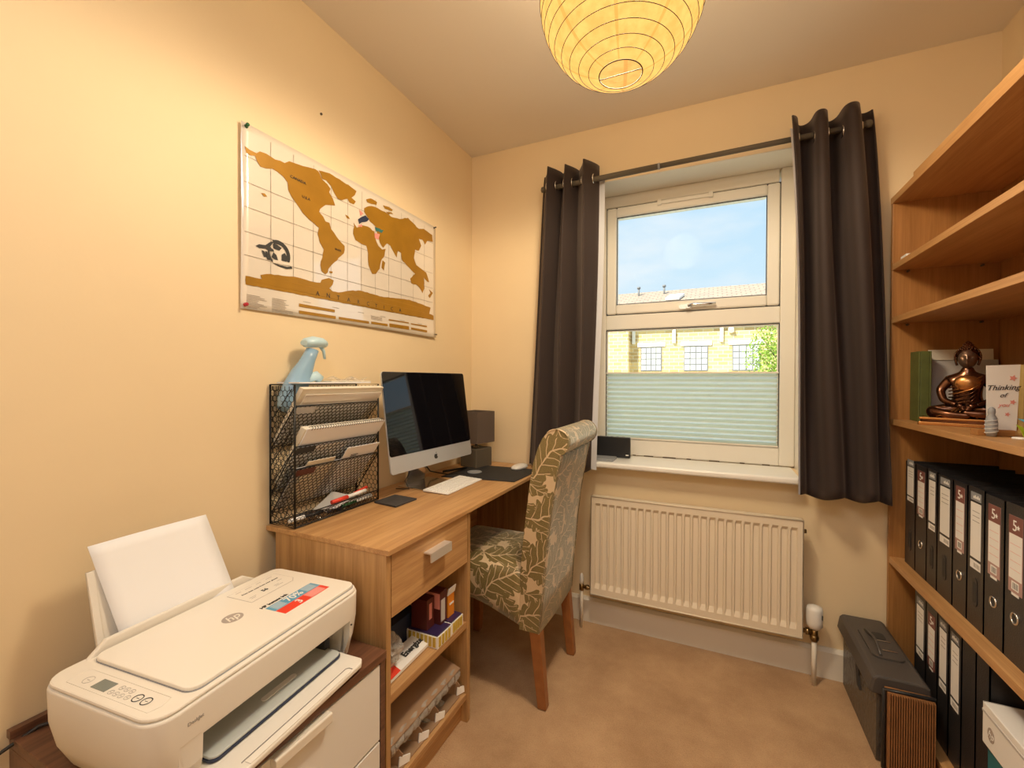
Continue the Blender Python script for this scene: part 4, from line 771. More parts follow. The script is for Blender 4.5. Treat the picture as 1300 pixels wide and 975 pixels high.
# ------------------------------------------------------------ chair
ch = thing('dining_chair', 'high scroll-back chair in olive leaf-patterned fabric with wooden legs', 'chair', (.48, -.475, 0))
CY0, CY1 = -.672, -.280
prof = [(.664, .283), (.672, .40), (.682, .50), (.690, .60), (.702, .70), (.716, .79), (.731, .87), (.741, .915)]
prof_f = [(.673, .974), (.658, .942), (.642, .895), (.628, .82), (.618, .74), (.606, .64), (.598, .56), (.592, .49), (.588, .283)]
cxr, czr, rr_ = .724, .963, .046
roll = []
for k in range(15):
    t = -PI * .42 + k / 14 * (PI * 1.17); 
    roll.append((cxr + rr_ * math.cos(t), czr + rr_ * math.sin(t)))
outline = prof + roll + prof_f
b = B(); NB = 14
cols = []
for j in range(NB + 1):
    v = j / NB; y = CY0 + (CY1 - CY0) * v; dr = 0.0
    cols.append([b.bm.verts.new((x + .006 * math.sin(PI * v) * (1 if i < len(prof) else (-1 if i >= len(prof) + len(roll) else 0)), y, z)) for i, (x, z) in enumerate(outline)])
n_ = len(outline)
for A, C in zip(cols, cols[1:]):
    for i in range(n_): b.face([A[i], A[(i + 1) % n_], C[(i + 1) % n_], C[i]], 'leaf damask', True)
b.face(list(reversed(cols[0])), 'leaf damask'); b.face(cols[-1], 'leaf damask')
o = obj('backrest', b, ch, bevel=0); boxuv(o)
for y in (CY0, CY1):
    b = B(); b.tube([(x, y, z) for x, z in prof + roll], .0022, 'leaf damask', 6); o = obj('piping', b, ch); boxuv(o)
b = B(); NS = 12; top = []
def seatz(u, v): return .497 + .018 * (math.sin(PI * u) ** .6) * (math.sin(PI * v) ** .6)
side = [(.60, .290), (.55, .308), (.50, .325), (.45, .342), (.40, .352), (.32, .358), (.195, .358)]
secs = []
SY0, SY1 = CY0 + .0015, CY1 - .0015
for i in range(NS + 1):
    u = i / NS; x = .60 - (.60 - .195) * u
    zb_ = None
    for (xa, za), (xb, zc_) in zip(side, side[1:]):
        if xb - 1e-6 <= x <= xa + 1e-6: zb_ = za + (zc_ - za) * (xa - x) / (xa - xb)
    ring = [(x, SY0 + .004, zb_), (x, SY0, zb_ + .03), (x, SY0, .470), (x, SY0 + .012, .492)]
    for k in range(1, 8): v = k / 8; ring.append((x, SY0 + .012 + (SY1 - SY0 - .024) * v, seatz(max(.02, u * .98), v)))
    ring += [(x, SY1 - .012, .492), (x, SY1, .470), (x, SY1, zb_ + .03), (x, SY1 - .004, zb_)]
    if i == NS: ring = [(px + .0, py, min(pz, .488)) for px, py, pz in ring]
    secs.append([b.bm.verts.new(p_) for p_ in ring])
for A, C in zip(secs, secs[1:]):
    for k in range(len(A)): b.face([A[k], A[(k + 1) % len(A)], C[(k + 1) % len(A)], C[k]], 'leaf damask', True)
b.face(list(reversed(secs[0])), 'leaf damask'); b.face(secs[-1], 'leaf damask')
o = obj('seat', b, ch); boxuv(o)
for (xt, yt, zt_, xb, yb) in ((.642, CY0 + .026, .305, .668, -.636), (.642, CY1 - .026, .305, .668, -.292), (.225, CY0 + .026, .36, .215, -.646), (.225, CY1 - .026, .36, .215, -.306)):
    b = B(); s0, s1 = .021, .0165
    A = [b.bm.verts.new((xt + dx * s0, yt + dy * s0, zt_)) for dx, dy in ((-1, -1), (1, -1), (1, 1), (-1, 1))]; C = [b.bm.verts.new((xb + dx * s1, yb + dy * s1, .002)) for dx, dy in ((-1, -1), (1, -1), (1, 1), (-1, 1))]
    for k in range(4): b.face([A[k], A[(k + 1) % 4], C[(k + 1) % 4], C[k]], 'leg wood')
    b.face(A, 'leg wood'); b.face(list(reversed(C)), 'leg wood'); obj('leg', b, ch, bevel=.003)
# ------------------------------------------------------------ map poster
mp_ = thing('scratch_map_poster', 'glossy world map poster with gold continents pinned to the left wall', 'poster', (.004, -.835, 1.378))
b = B(); b.grid(lambda a, v: (.006 + .004 * math.sin(PI * v) * math.cos(3 * a) ** 2 + .008 * (1 - v) ** 6 * a + .004 * v ** 5, -1.304 + .942 * a, 1.378 + .524 * v + .003 * math.sin(PI * a)), 40, 24, 'poster paper')
o = obj('poster_sheet', b, mp_, recalc=False); o.modifiers.new('solid', 'SOLIDIFY').thickness = .0006
def px_(y, z):
    a = (y + 1.304) / .942; v = (z - 1.378) / .524; a = min(1, max(0, a)); v = min(1, max(0, v))
    return .0072 + .004 * math.sin(PI * v) * math.cos(3 * a) ** 2 + .008 * (1 - v) ** 6 * a + .004 * v ** 5
def shape(name, pts, m, label=None, dx=0, parent=None):
    from mathutils.geometry import tessellate_polygon
    P3 = [Vector((px_(y, z) + dx, y, z)) for y, z in pts]; tri = tessellate_polygon([[Vector((y, z, 0)) for y, z in pts]])
    b = B(); vs = [b.bm.verts.new(p_) for p_ in P3]
    for t in tri: b.face([vs[i] for i in t], m)
    r = bmesh.ops.extrude_face_region(b.bm, geom=b.bm.faces[:]); bmesh.ops.translate(b.bm, vec=(.0004, 0, 0), verts=[g for g in r['geom'] if isinstance(g, bmesh.types.BMVert)])
    return obj(name, b, parent or mp_, label=label)
def hill(pts, amp, seed):
    """roughen a coastline"""
    rnd = random.Random(seed); out = []
    for i, (y, z) in enumerate(pts):
        y2, z2 = pts[(i + 1) % len(pts)]; out.append((y, z)); L = math.hypot(y2 - y, z2 - z)
        k = int(L / .012)
        for j in range(1, k): t = j / k; out.append((y + (y2 - y) * t + rnd.uniform(-1, 1) * amp, z + (z2 - z) * t + rnd.uniform(-1, 1) * amp))
    return out
for k, nm in (('NA', 'continent'), ('GR', 'continent'), ('AF', 'continent'), ('EU', 'continent'), ('AN', 'continent'), ('MA', 'island'), ('I1', 'island'), ('I2', 'island'), ('I3', 'island'), ('I4', 'island'), ('I5', 'island'), ('I6', 'island'), ('NZ', 'island')):
    shape(nm, hill(MAP[k], .0022 if k != 'AN' else .0012, len(k) + ord(k[0])), 'map gold')
for k, m in (('c_navy', 'print navy'), ('c_red', 'print pink'), ('c_red2', 'print pink'), ('c_teal', 'print teal'), ('c_pink', 'print pink')): shape('scratched_country', hill(MAP[k], .003, 3), m, dx=.0005)
for i in range(8): shape('legend_bar', MAP['bar%d' % i], 'map gold')
for (y, z), c in zip(MAP_LETTERS, 'ANTARCTICA'): text('map_letter', c, mp_, (px_(y, z) + .0022, y, z), (0, 1, 0), (0, 0, 1), .021, 'print black')
text('map_letter', 'CANADA', mp_, (px_(-1.12, 1.81) + .0016, -1.12, 1.812), (0, 1, 0), (0, 0, 1), .012, 'print black', sx=1.15)
text('map_letter', 'U.S.A', mp_, (px_(-1.09, 1.765) + .0016, -1.09, 1.766), (0, 1, 0), (0, 0, 1), .012, 'print black', sx=1.15)
text('map_letter', 'BRAZIL', mp_, (px_(-.955, 1.64) + .0016, -.955, 1.635), (0, 1, 0), (0, 0, 1), .009, 'print black')
b = B()
def ln3(y0, z0, y1, z1, t=.0007, m='map line'):
    n = max(1, int(math.hypot(y1 - y0, z1 - z0) / .05))
    for i in range(n):
        a, c = i / n, (i + 1) / n; A = (y0 + (y1 - y0) * a, z0 + (z1 - z0) * a); C = (y0 + (y1 - y0) * c, z0 + (z1 - z0) * c); hz = abs(y1 - y0) > abs(z1 - z0)
        d = (0, t) if hz else (t, 0)
        b.poly([(px_(*A) + .0001, A[0] - d[0], A[1] - d[1]), (px_(*C) + .0001, C[0] - d[0], C[1] - d[1]), (px_(*C) + .0001, C[0] + d[0], C[1] + d[1]), (px_(*A) + .0001, A[0] + d[0], A[1] + d[1])], m)
for y in (-1.214, -1.136, -1.06, -.986, -.91, -.841, -.767, -.689, -.612, -.531, -.45): ln3(y, 1.49, y, 1.885, .0006)
for z in (1.809, 1.736, 1.666, 1.596, 1.53): ln3(-1.296, z, -.385, z + .012, .0006)
for k in range(9): ln3(-1.288, 1.419 - k * .0045, -1.288 + random.uniform(.03, .07), 1.419 - k * .0045, .0007)
for k in range(10): ln3(-1.209, 1.422 - k * .0045, -1.209 + random.uniform(.04, .08), 1.422 - k * .0045, .0007)
for k in range(4): ln3(-.792, 1.425 - k * .004, -.73, 1.425 - k * .004, .0006)
for k in range(6): ln3(-1.1 + k * .12, 1.430, -1.07 + k * .12, 1.430, .0006)
obj('map_grid_lines', b, mp_, recalc=False, kind='stuff')
# round globe emblem with an aeroplane
em = thing('x', None, None, (0, 0, 0)); bpy.data.objects.remove(em)
cy, cz = -1.190, 1.558
def arc(r0, r1, a0, a1, n=16): return [(cy + r1 * math.cos(math.radians(a0 + (a1 - a0) * i / n)), cz + r1 * math.sin(math.radians(a0 + (a1 - a0) * i / n))) for i in range(n + 1)] + [(cy + r0 * math.cos(math.radians(a1 + (a0 - a1) * i / n)), cz + r0 * math.sin(math.radians(a1 + (a0 - a1) * i / n))) for i in range(n + 1)]
e0 = shape('globe_emblem', arc(.030, .042, -25, 118), 'print black', dx=.0002)
for pts in (arc(.028, .034, 150, 235), [(cy + .012, cz - .016), (cy + .028, cz - .016), (cy + .031, cz), (cy + .022, cz + .010), (cy + .012, cz + .002)], [(cy - .022, cz - .014), (cy + .002, cz - .024), (cy - .006, cz - .004), (cy - .016, cz + .002)], [(cy - .016, cz + .014), (cy + .004, cz + .012), (cy + .012, cz + .022), (cy - .004, cz + .028), (cy - .018, cz + .026)],
    [(-1.262, 1.564), (-1.252, 1.571), (-1.232, 1.574), (-1.214, 1.590), (-1.206, 1.590), (-1.218, 1.572), (-1.206, 1.568), (-1.204, 1.562), (-1.220, 1.560), (-1.232, 1.564), (-1.25, 1.560)], [(-1.244, 1.556), (-1.236, 1.556), (-1.228, 1.540), (-1.236, 1.538)], [(-1.233, 1.556), (-1.226, 1.556), (-1.216, 1.534), (-1.226, 1.533)],
    [(cy - .018, cz - .031), (cy + .03, cz - .031), (cy + .046, cz - .026), (cy + .050, cz - .032), (cy + .03, cz - .038), (cy, cz - .036)]):
    shape('emblem_shape', pts, 'print black', dx=.0002, parent=e0)
shape('emblem_banner', [(cy - .018, cz - .030), (cy + .038, cz - .026), (cy + .038, cz - .016), (cy - .018, cz - .020)], 'poster paper', dx=.0008, parent=e0)
for y, z, m, nm, lb in ((-1.289, 1.893, 'pin green', 'push_pin', 'green push pin in the top left corner of the map poster'), (-1.293, 1.389, 'pin red', 'push_pin', 'red push pin in the bottom left corner of the map poster'), (-.374, 1.896, 'print black', 'push_pin', 'black push pin in the top right corner of the map poster'), (-.366, 1.392, 'dirt', 'push_pin', 'tiny dark pin in the bottom right corner of the map poster')):
    b = B(); s = .7 if m in ('print black', 'dirt') else 1
    T_ = Matrix.Translation((.010, y, z)) @ Matrix.Rotation(PI / 2, 4, 'Y') @ Matrix.Rotation(.3, 4, 'X')
    b.lathe([(.0055 * s, 0), (.0055 * s, .0015), (.003 * s, .004), (.003 * s, .010), (.0048 * s, .012), (.0048 * s, .0145), (0, .015)], (0, 0, 0), m, 14, T_); tag(obj(nm, b), lb, 'pin')

# ------------------------------------------------------------ pedestal shelf contents
b = B(); b.bm.free(); b.bm = bmesh.new(); bmesh.ops.create_icosphere(b.bm, subdivisions=4, radius=1)
for v in b.bm.verts:
    nv = noise.noise(v.co * 2.3) * .35 + abs(noise.noise(v.co * 6)) * .22; c = v.co * (1 + nv); v.co = (.368 + c.x * .050, -1.138 + c.y * .042, max(.3640, .412 + c.z * .052))
b.mi('clear film'); tag(obj('plastic_bag', b), 'crumpled clear plastic bag on the upper pedestal shelf', 'bag')
b = B(); b.box(.325, .37, -1.155, -1.10, .3635, .41, 'print white'); tag(obj('white_packet', b), 'white packet inside the crumpled clear bag', 'packet')
bp_ = thing('battery_pack', 'white and red battery packet lying at the front of the pedestal shelf', 'packet', (.41, -1.07, .350))
ax = Vector((.375, -.975, .366)) - Vector((.412, -1.175, .366)); 
Pk = lambda a, c, z: (.428 - .002 + (-.010) * a - c * .062, -1.185 + a * .235 + c * .010, z + .010 * c)
b = B(); b.prism([Pk(0, 0, .3525), Pk(1, 0, .3525), Pk(1, 1, .3525), Pk(0, 1, .3525)], (0, 0, .009), 'print white'); obj('card', b, bp_)
b = B(); b.prism([Pk(0, 0, .362), Pk(.26, 0, .362), Pk(.26, 1, .362), Pk(0, 1, .362)], (0, 0, .0006), 'print red').prism([Pk(.9, .1, .362), Pk(1, .1, .362), Pk(1, .75, .362), Pk(.9, .75, .362)], (0, 0, .0006), 'print red'); obj('red_band', b, bp_)
b = B(); b.prism([Pk(.27, .55, .3622), Pk(.38, .55, .3622), Pk(.38, .95, .3622), Pk(.27, .95, .3622)], (0, 0, .0007), 'print black'); obj('black_badge', b, bp_)
text('brand_text', 'Energizer', bp_, Pk(.66, .45, .3635), Vector(Pk(1, 0, 0)) - Vector(Pk(0, 0, 0)), Vector(Pk(0, 1, 0)) - Vector(Pk(0, 0, 0)), .027, 'print black', bold=.03)
for (x0, x1, y0, y1, lb) in ((.335, .452, -.985, -.905, 'nearer flat purple and yellow ink multipack on the pedestal shelf'), (.345, .450, -.902, -.832, 'farther flat purple and yellow ink multipack on the pedestal shelf')):
    t = thing('ink_multipack', lb, 'packet', ((x0 + x1) / 2, (y0 + y1) / 2, .350))
    b = B(); b.box(x0, x1, y0, y1, .350, .386, 'print white').box(x0 + .003, x1 - .003, y0 + .003, y1 - .003, .386, .390, 'purple card'); obj('pack', b, t)
    b = B()
    for k in range(7): xx = x0 + .008 + k * (x1 - x0 - .01) / 7; b.box(xx, xx + .010, y0 - .002, y0, .354, .384, 'yellow card')
    for k in range(4): yy = y0 + .006 + k * (y1 - y0 - .01) / 4; b.box(x1, x1 + .002, yy, yy + .011, .354, .384, 'yellow card')
    obj('yellow_stripes', b, t)
b = B(); b.box(.375, .425, -.885, -.848, .3905, .466, 'orange card').prism([(.427, -.89, .466), (.427, -.846, .466), (.432, -.846, .490), (.432, -.89, .490)], (-.004, 0, 0), 'print white').box(.4255, .427, -.878, -.854, .43, .437, 'print white'); tag(obj('orange_carton', b, bevel=.001), 'upright bright orange carton with an open white flap on the pedestal shelf', 'box')
b = B(); b.box(.345, .405, -.975, -.935, .3905, .485, 'maroon card').box(.4055, .407, -.965, -.95, .42, .47, 'print pink'); tag(obj('maroon_carton', b, bevel=.001), 'tall dark maroon carton left of the orange one', 'box')
b = B(); b.box(.35, .425, -.930, -.893, .3905, .495, 'maroon card').box(.4255, .4265, -.928, -.905, .40, .47, 'paper grey').box(.352, .423, -.9312, -.930, .44, .49, 'print pink'); tag(obj('maroon_carton', b, bevel=.001), 'taller maroon carton with grey label behind the orange one', 'box')
b = B(); b.box(.285, .335, -1.06, -.93, .3505, .43, 'print navy'); tag(obj('dark_carton', b, bevel=.001), 'dark navy carton at the back of the upper pedestal shelf', 'box')
b = B(); b.box(.10, .27, -1.19, -.86, .3505, .47, 'card brown'); tag(obj('cardboard_carton', b, bevel=.001), 'plain cardboard carton at the back of the upper pedestal shelf', 'box')
# tray of glasses on the lower shelf
tg = thing('glassware_carton', 'cardboard carton of wrapped glassware on the bottom pedestal shelf', 'box', (.27, -1.0, .1005))
b = B(); b.prism([(.14, -1.190, .288), (.442, -1.190, .200), (.442, -1.190, .197), (.14, -1.190, .285)], (0, .355, 0), 'card brown').box(.14, .143, -1.19, -.835, .101, .286, 'card brown').box(.14, .44, -1.19, -.835, .101, .104, 'card brown').prism([(.14, -.838, .104), (.42, -.838, .104), (.435, -.838, .198), (.14, -.838, .284)], (0, .003, 0), 'card brown'); obj('sleeve', b, tg)
text('stencil_text', 'XX', tg, (.335, -1.115, .233), (0, 1, 0), (-1, 0, .29), .05, 'print black')
b = B(); b.grid(lambda a, v: (.430 + .016 * math.sin(PI * v * .7) + .003 * math.sin(a * 60) * math.sin(PI * v), -1.188 + .35 * a, .2055 - .034 * v + .003 * math.sin(a * 43 + v * 3)), 110, 5, 'clear film'); obj('film_wrap', b, tg, recalc=False)
for i, y in enumerate((-1.125, -1.04, -.965, -.895)):
    b = B(); b.lathe([(.018, 0), (.020, .003), (.004, .010), (.004, .030), (.022, .045), (.026, .065), (.022, .08)], (.395, y, .1042), 'clear bulb', 18); obj('wine_glass', b, tg)
for i, y in enumerate((-1.165, -1.075, -.99, -.862)):
    b = B(); b.prism([(.355, y, .104), (.432, y + .03, .104), (.436, y + .033, .135), (.425, y + .028, .150), (.355, y, .150)], (0, .003, 0), 'card brown').prism([(.432, y + .022, .105), (.446, y + .052, .105), (.446, y + .056, .124), (.432, y + .026, .130)], (-.003, .001, 0), 'print white'); obj('divider', b, tg)

# ------------------------------------------------------------ bookcase
BX0, BX1 = 1.816, 2.108; BY0, BY1 = -.018, -1.02
bc = thing('bookcase', 'tall beech-effect bookcase standing against the right wall', 'bookcase', (1.96, -.52, 0))
b = B(); b.box(BX0, BX1, BY0 - .018, BY0, 0, 1.838, 'beech z'); obj('side_panel', b, bc, bevel=.001)
b = B(); b.box(BX0, BX1, BY1, BY1 + .018, 0, 1.838, 'beech z'); obj('side_panel', b, bc, bevel=.001)
b = B(); b.box(BX0 - .002, BX1, BY1, BY0, 1.838, 1.862, 'beech y'); obj('top_panel', b, bc, bevel=.001)
b = B(); b.box(BX1, BX1 + .006, BY1, BY0, .02, 1.86, 'beech z'); obj('back_panel', b, bc)
for z0, z1 in ((1.590, 1.612), (1.394, 1.416), (1.019, 1.038), (.503, .526), (.060, .080)): b = B(); b.box(BX0, BX1, BY1 + .018, BY0 - .018, z0, z1, 'beech y'); obj('shelf', b, bc, bevel=.001)
b = B(); b.box(BX0 + .012, BX0 + .028, BY1 + .018, BY0 - .018, 0, .060, 'beech y'); obj('plinth', b, bc)
for z in (1.583, 1.387):
    for x in (1.86, 2.06): b = B(); b.cyl((x, BY0 - .018, z), (x, BY0 - .030, z), .004, 'dirt', 8); obj('shelf_pin', b, bc)
b = B(); b.box(1.817, 2.10, -1.00, -.211, 1.8625, 1.878, 'beech y'); tag(obj('spare_shelf_board', b, bevel=.001), 'spare wooden board lying flat on top of the bookcase', 'board')
b = B(); b.box(1.825, 1.850, -.135, -.085, 1.6125, 1.626, 'print white'); tag(obj('white_card', b), 'small white card at the left end of the top shelf', 'card')

def binder(y0, y1, xf_, z0, z1, typ, lz0, lz1, label, grp, ring=None, reddish=False):
    """y0 = far edge, y1 = near edge (towards the camera)"""
    t = thing('lever_arch_file', label, 'binder', ((xf_ + 2.09) / 2, (y0 + y1) / 2, z0), group=grp); yc_ = (y0 + y1) / 2; w_ = y0 - y1 - .003; a, c = y1 + .0015, y0 - .0015
    b = B(); b.box(xf_, xf_ + .003, a, c, z0, z1, 'binder spine sheen').box(xf_, 2.095, a, a + .0025, z0, z1, 'binder black').box(xf_, 2.095, c - .0025, c, z0, z1, 'binder black'); obj('cover', b, t)
    b = B(); b.box(xf_ + .02, 2.09, a + .004, c - .006, z0 + .006, z1 - .020, 'paper grey'); obj('pages', b, t)
    if typ:
        lw = w_ * .62; l0, l1 = yc_ - lw / 2, yc_ + lw / 2; xs_ = xf_ - .0006; top, bot = lz1, lz0; hh = top - bot
        b = B(); 
        if typ == 'A':
            b.box(xs_, xf_, l0, l1, bot, top, 'label pink' if not reddish else 'label red').box(xs_ - .0003, xs_, l0 + .002, l1 - .002, bot + hh * .18, top - hh * .24, 'print white').box(xs_ - .0003, xs_, l0 + .012, l1 - .012, bot + hh * .04, bot + hh * .15, 'print white').box(xs_ - .0002, xs_, l0 + .0, l1 - .0, top - hh * .235, top, 'label red').box(xs_ - .0002, xf_, l0 + .012, l1 - .012, bot - .006, bot, 'print white')
            for k in range(5): b.box(xs_ - .0005, xs_, l0 + .015 + k * (lw - .03) / 5, l0 + .0165 + k * (lw - .03) / 5, bot + hh * .055, bot + hh * .135, 'print black')
            for k in range(4): b.box(xs_ - .0005, xs_, l0 + .006, l1 - .006, bot + hh * (.30 + .11 * k), bot + hh * (.304 + .11 * k), 'print pink')
        else:
            b.box(xs_, xf_, l0, l1, bot + hh * .16, top - hh * .03, 'print white').box(xs_, xf_, l0, l1, bot, bot + hh * .12, 'print white').box(xs_, xf_, l0, l1, top, top + .022, 'grey plastic')
            for k in range(3): b.box(xs_ - .0003, xs_, l0 + .006, l1 - .01, top - hh * (.16 + .07 * k), top - hh * (.152 + .07 * k), 'print grey')
            for k in range(6): b.box(xs_ - .0003, xs_, l0 + .004 + k * .005, l0 + .006 + k * .005, bot + hh * .03, bot + hh * .09, 'print grey')
            for k in range(5): b.box(xs_ - .0003, xs_, l0 + .006 + k * .0065, l0 + .010 + k * .0065, top + .006, top + .012 + .003 * (k % 2), 'print white')
        lb_ = obj('spine_label', b, t)
        if typ == 'A':
            text('label_number', '5', lb_, (xs_ - .0004, yc_ + .003, top - hh * .13), (0, -1, 0), (0, 0, 1), .036, 'print white')
            b = B(); cy_, cz_ = yc_ - .010, top - hh * .135
            pts = []
            for k in range(10): r_ = .0065 if k % 2 == 0 else .003; pts.append((xs_ - .0003, cy_ + r_ * math.sin(k * PI / 5), cz_ + r_ * math.cos(k * PI / 5)))
            b.prism(pts, (-.0004, 0, 0), 'print white'); obj('label_star', b, lb_)
    if ring:
        b = B(); b.tube([(xf_ - .0005, yc_ + .0125 * math.cos(s), ring + .0125 * math.sin(s)) for s in [2 * PI * k / 24 for k in range(24)]], .0024, 'chrome', 8, closed=True)
        b.prism([(xf_ - .0006, yc_ + .0115 * math.cos(s), ring + .0115 * math.sin(s)) for s in [2 * PI * k / 20 for k in range(20)]], (.0004, 0, 0), 'print black'); obj('finger_ring', b, t)
    elif typ == 'B' and z0 > .3:
        b = B(); b.rbox(xf_ - .0012, xf_, yc_ - .012, yc_ + .012, z0 + .055, z0 + .13, .011, 'black plastic', axis='x').rbox(xf_ - .0016, xf_ - .0008, yc_ - .007, yc_ + .007, z0 + .065, z0 + .12, .006, 'print black', axis='x'); obj('thumb_slot', b, t)
ys = [-.071, -.158, -.245, -.318, -.415, -.495, -.578, -.663, -.748, -.832]
grp = 'lever arch files on the middle shelf'
info = [('B', .880, .755, 'black file at the left end of the upper binder row, white label'), ('A', .878, .730, 'black file with small maroon 5 label, second in the upper row'), ('B', .868, .705, 'black file with white label right of the small maroon 5 label'), ('B', .866, .690, 'black file with white label, fourth in the upper row'), ('A', .882, .700, 'black file with maroon 5 label in the middle of the upper row'), ('B', .862, .680, 'black file with white label between two maroon 5 labels'), ('A', .872, .695, 'black file with maroon 5 label, seventh in the upper row'), ('A', .868, .690, 'black file with maroon 5 label, last whole one at the right of the upper row'), ('A', .870, .690, 'black file cut off by the right edge of the picture, upper row')]
for i, (ty, l1, l0, lb) in enumerate(info): binder(ys[i], ys[i + 1], 1.851, .5265, .893 + .002 * (i % 3), ty, l0, l1, lb, grp, ring=.632 if ty == 'A' else None)
ys = [-.178, -.265, -.345, -.415, -.488, -.560, -.622]
grp = 'lever arch files on the bottom shelf'
info = [('B', .435, .265, 'black file with white label at the left end of the bottom row', False), ('A', .445, .275, 'black file with red 5 label in the bottom row', True), ('B', .440, .255, 'black file with white label right of the red 5 label, bottom row', False), ('B', .437, .245, 'black file with wide white label next to the unlabelled ones, bottom row', False), (None, 0, 0, 'plain black unlabelled file in the bottom row, farther one', False), (None, 0, 0, 'plain black unlabelled file beside the white box, nearer one', False)]
for i, (ty, l1, l0, lb, rd_) in enumerate(info): binder(ys[i], ys[i + 1], 1.846, .0805, .470, ty, l0, l1, lb, grp, reddish=rd_)
hb = thing('printer_box', 'white carton with round grey logo on the teal box, bottom shelf', 'box', (1.93, -.80, .285))
b = B(); b.box(1.830, 2.06, -.985, -.630, .285, .386, 'print white'); o = obj('carton', b, hb, bevel=.002)
b = B(); b.box(1.829, 1.831, -.985, -.630, .362, .368, 'paper grey').box(1.829, 2.06, -.635, -.633, .3862, .387, 'paper grey'); obj('lid_edge', b, hb)
b = B(); b.prism([(1.8292, -.668 + .014 * math.sin(s), .325 + .017 * math.cos(s)) for s in [2 * PI * k / 30 for k in range(30)]], (.001, 0, 0), 'logo grey'); o = obj('round_logo', b, hb)
text('logo_letters', 'hp', o, (1.8288, -.668, .325), (0, -1, 0), (0, 0, 1), .024, 'print white', shear=.35)
b = B(); b.box(1.836, 2.06, -.985, -.640, .0805, .284, 'teal card'); tag(obj('teal_box', b, bevel=.002), 'teal box under the white carton on the bottom shelf', 'box')

# ------------------------------------------------------------ ornaments on the open shelf (z 1.038)
SZ = 1.0385
gb = B(); gb.box(1.868, 1.873, -.118, -.045, SZ, 1.285, 'green cover').box(1.898, 1.903, -.118, -.045, SZ, 1.285, 'green cover').box(1.873, 1.898, -.118, -.112, SZ, 1.285, 'green cover').box(1.873, 1.898, -.112, -.047, SZ + .003, 1.281, 'paper cream'); tag(obj('green_book', gb, bevel=.002), 'thin dark green book standing left of the bronze statue', 'book')
pf = thing('wire_bound_notepad', 'grey notepad with wire binding leaning behind the bronze statue', 'notepad', (2.0, -.075, SZ))
b = B(); b.prism([(1.915, -.072, SZ), (1.915, -.050, 1.255), (1.915, -.044, 1.255), (1.915, -.066, SZ)], (.185, 0, 0), 'paper grey'); obj('backing', b, pf)
b = B(); b.prism([(1.917, -.0535, 1.255), (1.917, -.0505, 1.292), (1.917, -.0465, 1.292), (1.917, -.0495, 1.255)], (.170, 0, 0), 'paper cream'); obj('header_strip', b, pf)
b = B(); [b.tube([(1.915 + .004 * math.cos(s), -.060 + .004 * math.sin(s), 1.06 + k * .0125) for s in [2 * PI * i / 8 for i in range(8)]], .0008, 'chrome', 4, closed=True) for k in range(15)]; obj('wire_binding', b, pf, kind='stuff')
st_ = thing('buddha_statue', 'bronze seated Buddha statue on the bookcase shelf', 'statue', (1.945, -.245, SZ), math.radians(-24))
# local frame: faces -Y
b = B(); b.rbox(-.110, .110, -.055, .055, 0, .010, .006, 'bronze gold').rbox(-.104, .104, -.050, .050, .010, .018, .006, 'bronze').rbox(-.108, .108, -.053, .053, .018, .025, .006, 'bronze gold'); obj('plinth', b, st_, local=True, bevel=.0015)
def skin(name, verts, edges, rad, m, parent, sub=2):
    me = bpy.data.meshes.new(name); me.from_pydata(verts, edges, []); o = bpy.data.objects.new(name, me); S.collection.objects.link(o)
    o.modifiers.new('skin', 'SKIN'); 
    for v, r in zip(me.skin_vertices[0].data, rad): v.radius = r if isinstance(r, tuple) else (r, r)
    me.skin_vertices[0].data[0].use_root = True
    sm = o.modifiers.new('sub', 'SUBSURF'); sm.levels = sub; sm.render_levels = sub
    dg = bpy.context.evaluated_depsgraph_get(); me2 = bpy.data.meshes.new_from_object(o.evaluated_get(dg)); bpy.data.objects.remove(o)
    for p_ in me2.polygons: p_.use_smooth = True
    me2.materials.clear(); me2.materials.append(MATS[m]); me2.name = name
    o = bpy.data.objects.new(name, me2); S.collection.objects.link(o); o.parent = parent; WM[o.name] = WM[parent.name].copy(); return o
V = [(0, .012, .045), (0, .010, .085), (0, .008, .125), (0, .008, .152), (0, .006, .172), (0, .004, .190),
     (.040, .010, .146), (.062, .004, .112), (.052, -.018, .080), (.018, -.040, .066),
     (-.040, .010, .146), (-.062, .004, .112), (-.052, -.018, .080), (-.018, -.040, .066),
     (.040, -.002, .046), (.086, -.022, .042), (.040, -.045, .040), (-.010, -.050, .044),
     (-.040, -.002, .046), (-.086, -.022, .042), (-.040, -.045, .036), (.012, -.052, .035)]
E_ = [(0, 1), (1, 2), (2, 3), (3, 4), (4, 5), (3, 6), (6, 7), (7, 8), (8, 9), (3, 10), (10, 11), (11, 12), (12, 13), (0, 14), (14, 15), (15, 16), (16, 17), (0, 18), (18, 19), (19, 20), (20, 21)]
Rd = [.040, .034, .038, .030, .014, .018, .017, .013, .011, .008, .017, .013, .011, .008, .024, .020, .015, .009, .024, .020, .015, .009]
skin('body', V, E_, Rd, 'bronze', st_)
b = B(); bmesh.ops.create_icosphere(b.bm, subdivisions=4, radius=1)
